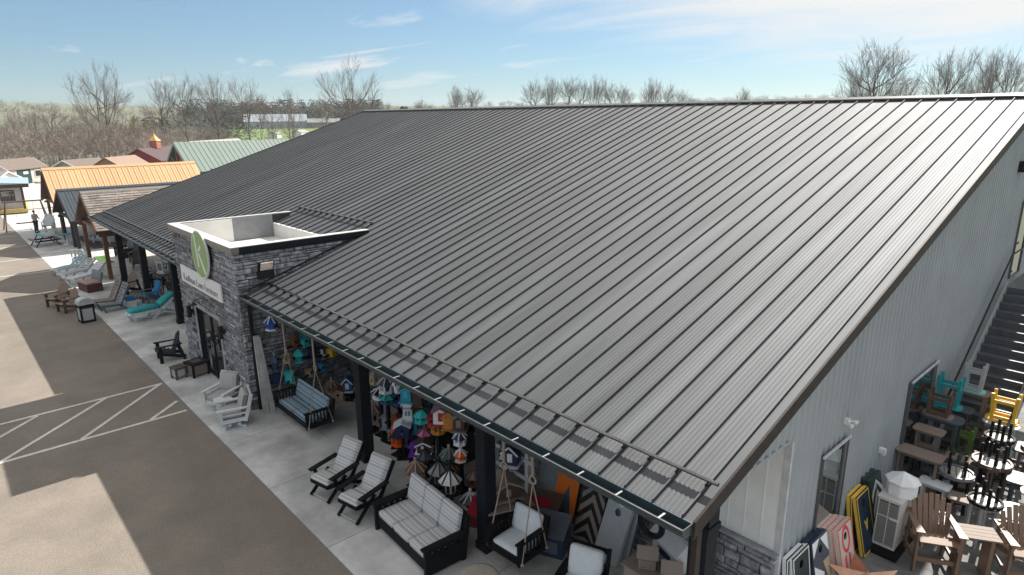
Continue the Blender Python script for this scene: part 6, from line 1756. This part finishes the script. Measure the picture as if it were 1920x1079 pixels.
# ---------------------------------------------------------------- trees and woods
M_BARK = mat('grey_brown_bark', (.12, .098, .085), .95, noise=.3, scale=4, bump=.5)
M_TWIG = mat('bare_twigs', (.17, .145, .128), .95, noise=.2)
M_TWIGY = mat('budding_willow_twigs', (.30, .235, .10), .95, noise=.2)
def bare_tree(seed, rx=.34, zc=.62, rzv=.38, fork=.26, limbs=9, subs=7, tw=6, tl=4, r0=.014, trunks=1, lean=0.0, fine=.0006):
    """unit-height leafless tree: limbs curve from the fork to points of a rounded crown, then branch, twig and twiglet"""
    rnd = random.Random(seed)
    tr, cr = MB(), MB()
    def inside(lo=.0):
        while True:
            p = Vector((rnd.uniform(-1, 1), rnd.uniform(-1, 1), rnd.uniform(-1, 1)))
            if lo < p.length < 1: return p
    def curve(p, q, bow, n, jit):
        """bows outward first, then upward"""
        out = []
        m = p.lerp(q, .5) + Vector((q.x-p.x, q.y-p.y, -(q.z-p.z)*.35))*bow
        for i in range(n+1):
            t = i/n
            c = p*(1-t)**2 + m*2*t*(1-t) + q*t*t
            if 0 < i < n: c = c + Vector((rnd.uniform(-1, 1), rnd.uniform(-1, 1), rnd.uniform(-1, 1)))*jit
            out.append(c)
        return out
    def at(pts, t):
        f = t*(len(pts)-1); i = min(int(f), len(pts)-2)
        return pts[i].lerp(pts[i+1], f-i), (pts[i+1]-pts[i]).normalized()
    for k in range(trunks):
        off = Vector((math.cos(k*2.6), math.sin(k*2.6), 0))*(.03 if trunks > 1 else 0)
        ftop = Vector((off.x*3.2+lean*.4, off.y*3.2, fork))
        stem = curve(Vector((off.x, off.y, -.02)), ftop, .0, 4, .004)
        lead = curve(ftop, Vector((off.x*5+lean+rnd.uniform(-.05, .05), off.y*5+rnd.uniform(-.05, .05), zc+rzv*.95)), .05, 6, .012)
        tr.tube(stem, r0, 7, r2=r0*.72, caps=False)
        tr.tube(lead, r0*.72, 5, r2=r0*.10, caps=False)
        for i in range(limbs):
            if i == 0:
                lp, lr = lead, r0*.5
            else:
                t = rnd.uniform(.0, .62)
                p, d = at(lead, t)
                ang = i*2.4+rnd.uniform(-.4, .4)
                zz = rnd.uniform(-.55, .95) if t < .35 else rnd.uniform(.2, .98)
                rad = math.sqrt(max(.05, 1-zz*zz))*rnd.uniform(.75, 1.0)
                q = Vector((math.cos(ang)*rad*rx+off.x*5+lean*.7, math.sin(ang)*rad*rx+off.y*5, zc+zz*rzv))
                if q.z < p.z+.06: q.z = p.z+rnd.uniform(.06, .14)
                lp = curve(p, q, .22, 6, .010)
                lr = r0*rnd.uniform(.36, .52)
                tr.tube(lp, lr, 5, r2=lr*.22, caps=False)
            for j in range(subs):
                t = rnd.uniform(.28, 1.0)
                p, d = at(lp, t)
                dirv = (d*.9 + inside(.5)*.95 + Vector((0, 0, .35))).normalized()
                L1 = rnd.uniform(.13, .27)*(1.15-.5*t)
                sp = curve(p, p+dirv*L1, .12, 4, .006)
                sr = max(fine*1.6, lr*.35*(1.1-t*.6))
                tr.tube(sp, sr, 4, r2=sr*.4, caps=False)
                for w in range(tw):
                    p2, d2 = at(sp, rnd.uniform(.25, 1.0))
                    dv = (d2 + inside(.4)*.8 + Vector((0, 0, .3))).normalized()
                    tp = curve(p2, p2+dv*rnd.uniform(.06, .13), .1, 2, .003)
                    cr.tube(tp, fine*1.25, 3, r2=fine*.8, caps=False)
                    for q_ in range(tl):
                        p3, d3 = at(tp, rnd.uniform(.2, 1.0))
                        dw = (d3 + inside(.4)*.85 + Vector((0, 0, .25))).normalized()
                        cr.tube([p3, p3+dw*rnd.uniform(.03, .065)], fine*.85, 3, r2=fine*.5, caps=False)
    zm = max(v[2] for v in cr.v)
    for m in (tr, cr): m.v = [(x/zm, y/zm, z/zm) for x, y, z in m.v]
    return tr, cr
def width_of(m):
    xs_ = sorted(math.hypot(v[0], v[1]) for v in m.v)
    return 2*xs_[int(len(xs_)*.92)]
VAR = {}
for kind, args in {'a': [dict(seed=21, rx=.36, zc=.60, rzv=.40, fork=.20, limbs=8, trunks=2, lean=-.06, subs=7, tw=6)],
                   'b': [dict(seed=31, rx=.30, zc=.58, rzv=.42, fork=.10, limbs=8, subs=6, tw=5, tl=4, trunks=2), dict(seed=32, rx=.28, zc=.58, rzv=.42, fork=.16, limbs=9, subs=6, tw=5, tl=4)],
                   'c': [dict(seed=41, rx=.30, zc=.62, rzv=.38, fork=.26, limbs=10), dict(seed=42, rx=.30, zc=.60, rzv=.40, fork=.2, limbs=8, trunks=2, subs=7, tw=6), dict(seed=43, rx=.26, zc=.64, rzv=.36, fork=.32, limbs=10)],
                   'e': [dict(seed=61, rx=.27, zc=.75, rzv=.25, fork=.50, limbs=13, subs=8, tw=6), dict(seed=63, rx=.25, zc=.76, rzv=.24, fork=.46, limbs=12, subs=8, tw=6)],
                   'f': [dict(seed=71, rx=.17, zc=.80, rzv=.20, fork=.58, limbs=9), dict(seed=72, rx=.18, zc=.81, rzv=.19, fork=.60, limbs=9), dict(seed=74, rx=.15, zc=.80, rzv=.20, fork=.52, limbs=8, trunks=2, subs=6)],
                   'd': [dict(seed=51, rx=.42, zc=.62, rzv=.38, fork=.24, limbs=14, subs=8, tw=6, r0=.018), dict(seed=52, rx=.44, zc=.60, rzv=.40, fork=.28, limbs=13, subs=8, tw=6, r0=.018)]}.items():
    VAR[kind] = []
    for a in args:
        tr, cr = bare_tree(**a)
        VAR[kind].append((tr.mesh('trunk', M_BARK, fix=False), cr.mesh('crown', M_TWIG, fix=False), width_of(cr)))
TREES = [(175.9, -13.1, 12.9, 8.2, 'b', 'bare tree at the left edge above the cream shed'),
 (165.8, -16.3, 12.3, 7.9, 'b', 'bare tree between the left edge and the tall leaning tree'),
 (216.5, -14.4, 12.3, 8.5, 'b', 'slender bare tree far back at the left edge'),
 (155.4, -23.4, 20.9, 13.0, 'a', 'tall bare tree with twin leaning trunks, highest on the left'),
 (181.3, -21.8, 11.1, 7.5, 'b', 'low bare tree behind the twin-trunked tree'),
 (151.9, -34.1, 18.7, 8.4, 'c', 'tall bare tree above the red barn cupola'),
 (154.4, -39.4, 19.5, 10.5, 'c', 'broad bare tree above the green hall ridge, left one'),
 (147.6, -43.5, 18.9, 10.4, 'c', 'broad bare tree above the green hall ridge, right one'),
 (134.2, -45.6, 18.1, 8.7, 'c', 'bare tree with slanting trunk in front of the dark pines'),
 (142.0, -51.0, 14.7, 5.8, 'b', 'thin bare tree right of the slanting trunk'),
 (129.4, -52.8, 15.4, 6.1, 'c', 'small bare tree before the big grey-blue barn'),
 (149.4, -57.0, 11.5, 5.0, 'b', 'short bare tree beside the big barn'),
 (115.6, -59.7, 21.8, 13.5, 'd', 'large round-crowned bare tree at the far end of the roof'),
 (179.8, -86.3, 14.5, 7.9, 'b', 'bare tree behind the large round-crowned one'),
 (177.0, -105.1, 15.5, 7.5, 'b', 'bare tree right of the large round-crowned one'),
 (186.7, -125.5, 16.5, 7.3, 'f', 'little bare tree peeking over the ridge, first from the left'),
 (192.7, -133.7, 15.0, 3.8, 'f', 'thin bare tree peeking over the ridge, second from the left'),
 (162.6, -122.7, 19.9, 7.5, 'f', 'bare tree over the ridge, left of a close pair'),
 (163.5, -129.4, 20.1, 7.7, 'f', 'bare tree over the ridge, right of a close pair'),
 (124.3, -118.8, 20.2, 7.1, 'f', 'first bare tree from the left of the long row over the ridge'),
 (122.7, -123.8, 20.9, 6.5, 'f', 'second bare tree of the long row over the ridge'),
 (116.9, -124.1, 21.1, 7.0, 'f', 'third bare tree of the long row over the ridge'),
 (119.4, -132.0, 20.8, 6.6, 'f', 'fourth bare tree of the long row over the ridge'),
 (113.3, -131.0, 21.0, 6.4, 'f', 'fifth bare tree of the long row over the ridge'),
 (113.7, -137.8, 19.6, 7.3, 'f', 'sixth bare tree of the long row over the ridge'),
 (113.0, -143.0, 19.2, 6.7, 'f', 'seventh bare tree of the long row over the ridge'),
 (103.4, -141.6, 20.1, 7.1, 'f', 'bare tree starting the second cluster over the ridge'),
 (103.2, -149.1, 19.0, 7.3, 'f', 'middle bare tree of the second cluster over the ridge'),
 (102.6, -156.8, 17.5, 6.0, 'f', 'low bare tree ending the second cluster over the ridge'),
 (105.8, -167.6, 14.9, 3.2, 'f', 'tiny bare tree right of the second cluster'),
 (96.8, -179.1, 18.8, 5.1, 'f', 'lone small bare tree over the middle of the ridge'),
 (102.9, -202.2, 16.5, 2.5, 'f', 'tiny twig of a tree right of the lone small one'),
 (90.7, -215.2, 15.4, 5.3, 'f', 'faint bush of a tree low over the ridge'),
 (32.7, -99.3, 19.9, 10.7, 'e', 'large spreading bare tree over the right part of the ridge'),
 (37.4, -105.0, 16.2, 5.8, 'e', 'low bare tree left of the large spreading one'),
 (32.1, -107.8, 16.2, 5.7, 'e', 'low bare tree right of the large spreading one'),
 (24.9, -104.2, 18.3, 8.3, 'e', 'broad bare tree near the right end of the ridge'),
 (22.7, -114.6, 19.1, 6.3, 'e', 'slim bare tree between the two broad ones at the right end'),
 (18.5, -108.0, 17.9, 6.6, 'e', 'bare tree cut by the right edge of the frame'),
 (25.1, -118.3, 15.5, 5.0, 'e', 'low bare tree behind the broad one at the right end')]
for i, (x, y, zt, cw, k, lab) in enumerate(TREES):
    tr, cr, wd = VAR[k][i % len(VAR[k])]
    z = terrain_z(x, y)
    h = zt-z
    t = thing('bare_tree', lab, 'tree', (x, y, z), random.uniform(0, 6.28), 'bare trees beyond the buildings')
    sc = max(.6, min(2.0, (cw/h)/wd)) if True else 1
    t.scale = (h*sc, h*sc, h)
    inst('trunk', tr, t); inst('crown', cr, t)
# yellow budding trees and dark conifers that can be told apart
for i, (x, y, h, lab) in enumerate(((150.0, -28.0, 10.5, 'yellow-green budding willow behind the red barn'), (158, -26.5, 9.0, 'pale budding tree left of the willow'))):
    tr, cr = bare_tree(61+i, rx=.42, zc=.55, rzv=.45, fork=.12, limbs=12, subs=9, tw=7, tl=5, fine=.003)
    t = thing('budding_tree', lab, 'tree', (x, y, terrain_z(x, y)), 1.0*i, 'budding trees behind the sheds')
    t.scale = (h*.9, h*.9, h)
    inst('trunk', tr.mesh('trunk', M_BARK, fix=False), t); inst('crown', cr.mesh('crown', M_TWIGY, fix=False), t)
M_PINE = mat('dark_pine_needles', (.025, .045, .026), .95, noise=.4, scale=1.5, isl=.4)
def conifer(seed, n=420):
    rnd = random.Random(seed); c = MB()
    for i in range(n):
        z = rnd.uniform(.08, 1.0); r = (1-z)**.8*.30+.015
        a = rnd.uniform(0, 2*PI); rr = r*math.sqrt(rnd.uniform(.25, 1))
        p = Vector((rr*math.cos(a), rr*math.sin(a), z))
        d = Vector((math.cos(a), math.sin(a), -.35))*rnd.uniform(.05, .10)
        s = Vector((-math.sin(a), math.cos(a), 0))*rnd.uniform(.012, .035)
        u = Vector((0, 0, .012))
        c.add([p-s, p+s, p+d, p+d*.5+u*2], [(0, 1, 2), (0, 2, 3), (1, 3, 2)])
    return c
tm_ = MB().tube([(0, 0, 0), (0, 0, .5)], .014, 6, r2=.006)
for i, (x, y, h, lab) in enumerate(((136.5, -27.2, 5.6, 'dark conifer left of the red barn cupola'), (140.5, -68.5, 4.2, 'dark shrub beside the far roof corner'), (172, -108.6, 12.2, 'small dark conifer over the roof corner'))):
    t = thing('conifer', lab, 'tree', (x, y, terrain_z(x, y)), i, 'conifers')
    t.scale = (h*1.25, h*1.25, h)
    inst('trunk', tm_.mesh('trunk', M_BARK), t); inst('crown', conifer(5+i).mesh('crown', M_PINE, fix=False), t)
# far-off woods: one mass of leafless trees, one of pines
def forest(name, pts, protos, m):
    o = MB()
    for (x, y, h, w, ro, k) in pts:
        P = protos[k % len(protos)]
        z = terrain_z(x, y)-.3; c, s = math.cos(ro), math.sin(ro)
        o.v_off = len(o.v)
        b = len(o.v)
        o.v += [(x+(vx*c-vy*s)*w, y+(vx*s+vy*c)*w, z+vz*h) for vx, vy, vz in P.v]
        o.f += [tuple(i+b for i in f) for f in P.f]; o.sm += P.sm
    ob = o.build(name, m, fix=False)
    tag(ob, kind='stuff')
    return ob
low = []
for s in range(5):
    tr, cr = bare_tree(80+s, rx=.40, zc=.58, rzv=.42, fork=.16, limbs=7, subs=5, tw=4, tl=2, r0=.014, fine=.0022)
    tr.add(cr.v, cr.f); low.append(tr)
rnd = random.Random(99)
def polar(az, d): return CAM.x+d*math.cos(R(az)), CAM.y+d*math.sin(R(az))
pts = []
for i in range(330):
    az = rnd.uniform(-36, -1); d = rnd.uniform(170, 300)
    if -34 < az < -19 and rnd.random() < .9: continue
    x, y = polar(az, d)
    pts.append((x, y, rnd.uniform(4.5, 8), rnd.uniform(6, 11), rnd.uniform(0, 6), i))
for i in range(150):
    az = rnd.uniform(-14.5, -1); d = rnd.uniform(130, 185); x, y = polar(az, d)
    pts.append((x, y, rnd.uniform(5.5, 9.5), rnd.uniform(7, 11), rnd.uniform(0, 6), i))
for i in range(120):
    az = rnd.uniform(-38.5, -27.5); d = rnd.uniform(120, 260)
    if az > -32 and d > 130: continue
    x, y = polar(az, d)
    pts.append((x, y, rnd.uniform(5, 8.5), rnd.uniform(6, 10), rnd.uniform(0, 6), i))
for i in range(420):
    az = rnd.uniform(-38, 0); d = rnd.uniform(330, 640); x, y = polar(az, d)
    if -29 < az < -19 and d < 480: continue
    pts.append((x, y, rnd.uniform(5, 9), rnd.uniform(8, 13), rnd.uniform(0, 6), i))
for i in range(300):
    az = rnd.uniform(-85, -38); d = rnd.uniform(420, 900); x, y = polar(az, d)
    pts.append((x, y, rnd.uniform(6, 11), rnd.uniform(9, 15), rnd.uniform(0, 6), i))
forest('bare_woodland', pts, low, mat('winter_woodland', (.26, .22, .19), .95, noise=.25, world=True, scale=.05, isl=.35))
pc = [conifer(70+k, 110) for k in range(3)]
pts = []
for i in range(170):
    az = rnd.uniform(-31.5, -15.5); d = rnd.uniform(395, 470); x, y = polar(az, d)
    pts.append((x, y, rnd.uniform(9, 15), rnd.uniform(17, 24), rnd.uniform(0, 6), i))
for i in range(36):
    az = rnd.uniform(-15.5, -13.2) if i % 2 else rnd.uniform(-20.5, -17); d = rnd.uniform(250, 300); x, y = polar(az, d)
    pts.append((x, y, rnd.uniform(6, 10), rnd.uniform(11, 17), rnd.uniform(0, 6), i))
forest('pine_wood', pts, pc, mat('far_pine_needles', (.035, .05, .032), .95, noise=.35, world=True, scale=.3))
# rough brown scrub between the sheds and the woods, green pasture beyond
tag(MB().sheet(lambda u, v: (lambda p: (p[0], p[1], terrain_z(*p)+.12))(polar(-29.5+11.5*u, 190+210*v)), 24, 24).build('pasture', mat('spring_grass', (.11, .175, .045), .95, noise=.2, scale=.08, world=True)), kind='structure')
# ---------------------------------------------------------------- thin spring haze
hz = bpy.data.materials.new('air_haze'); hz.use_nodes = True
hn, hl = hz.node_tree.nodes, hz.node_tree.links
hn.remove(hn['Principled BSDF'])
pv = hn.new('ShaderNodeVolumePrincipled')
pv.inputs['Color'].default_value = (.86, .92, 1.0, 1)
pv.inputs['Density'].default_value = 0.0002
pv.inputs['Anisotropy'].default_value = 0.15
hl.new(pv.outputs[0], hn['Material Output'].inputs['Volume'])
tag(MB().box(-1300, 1600, -1600, 1300, -60, 62).build('haze', hz), kind='stuff')
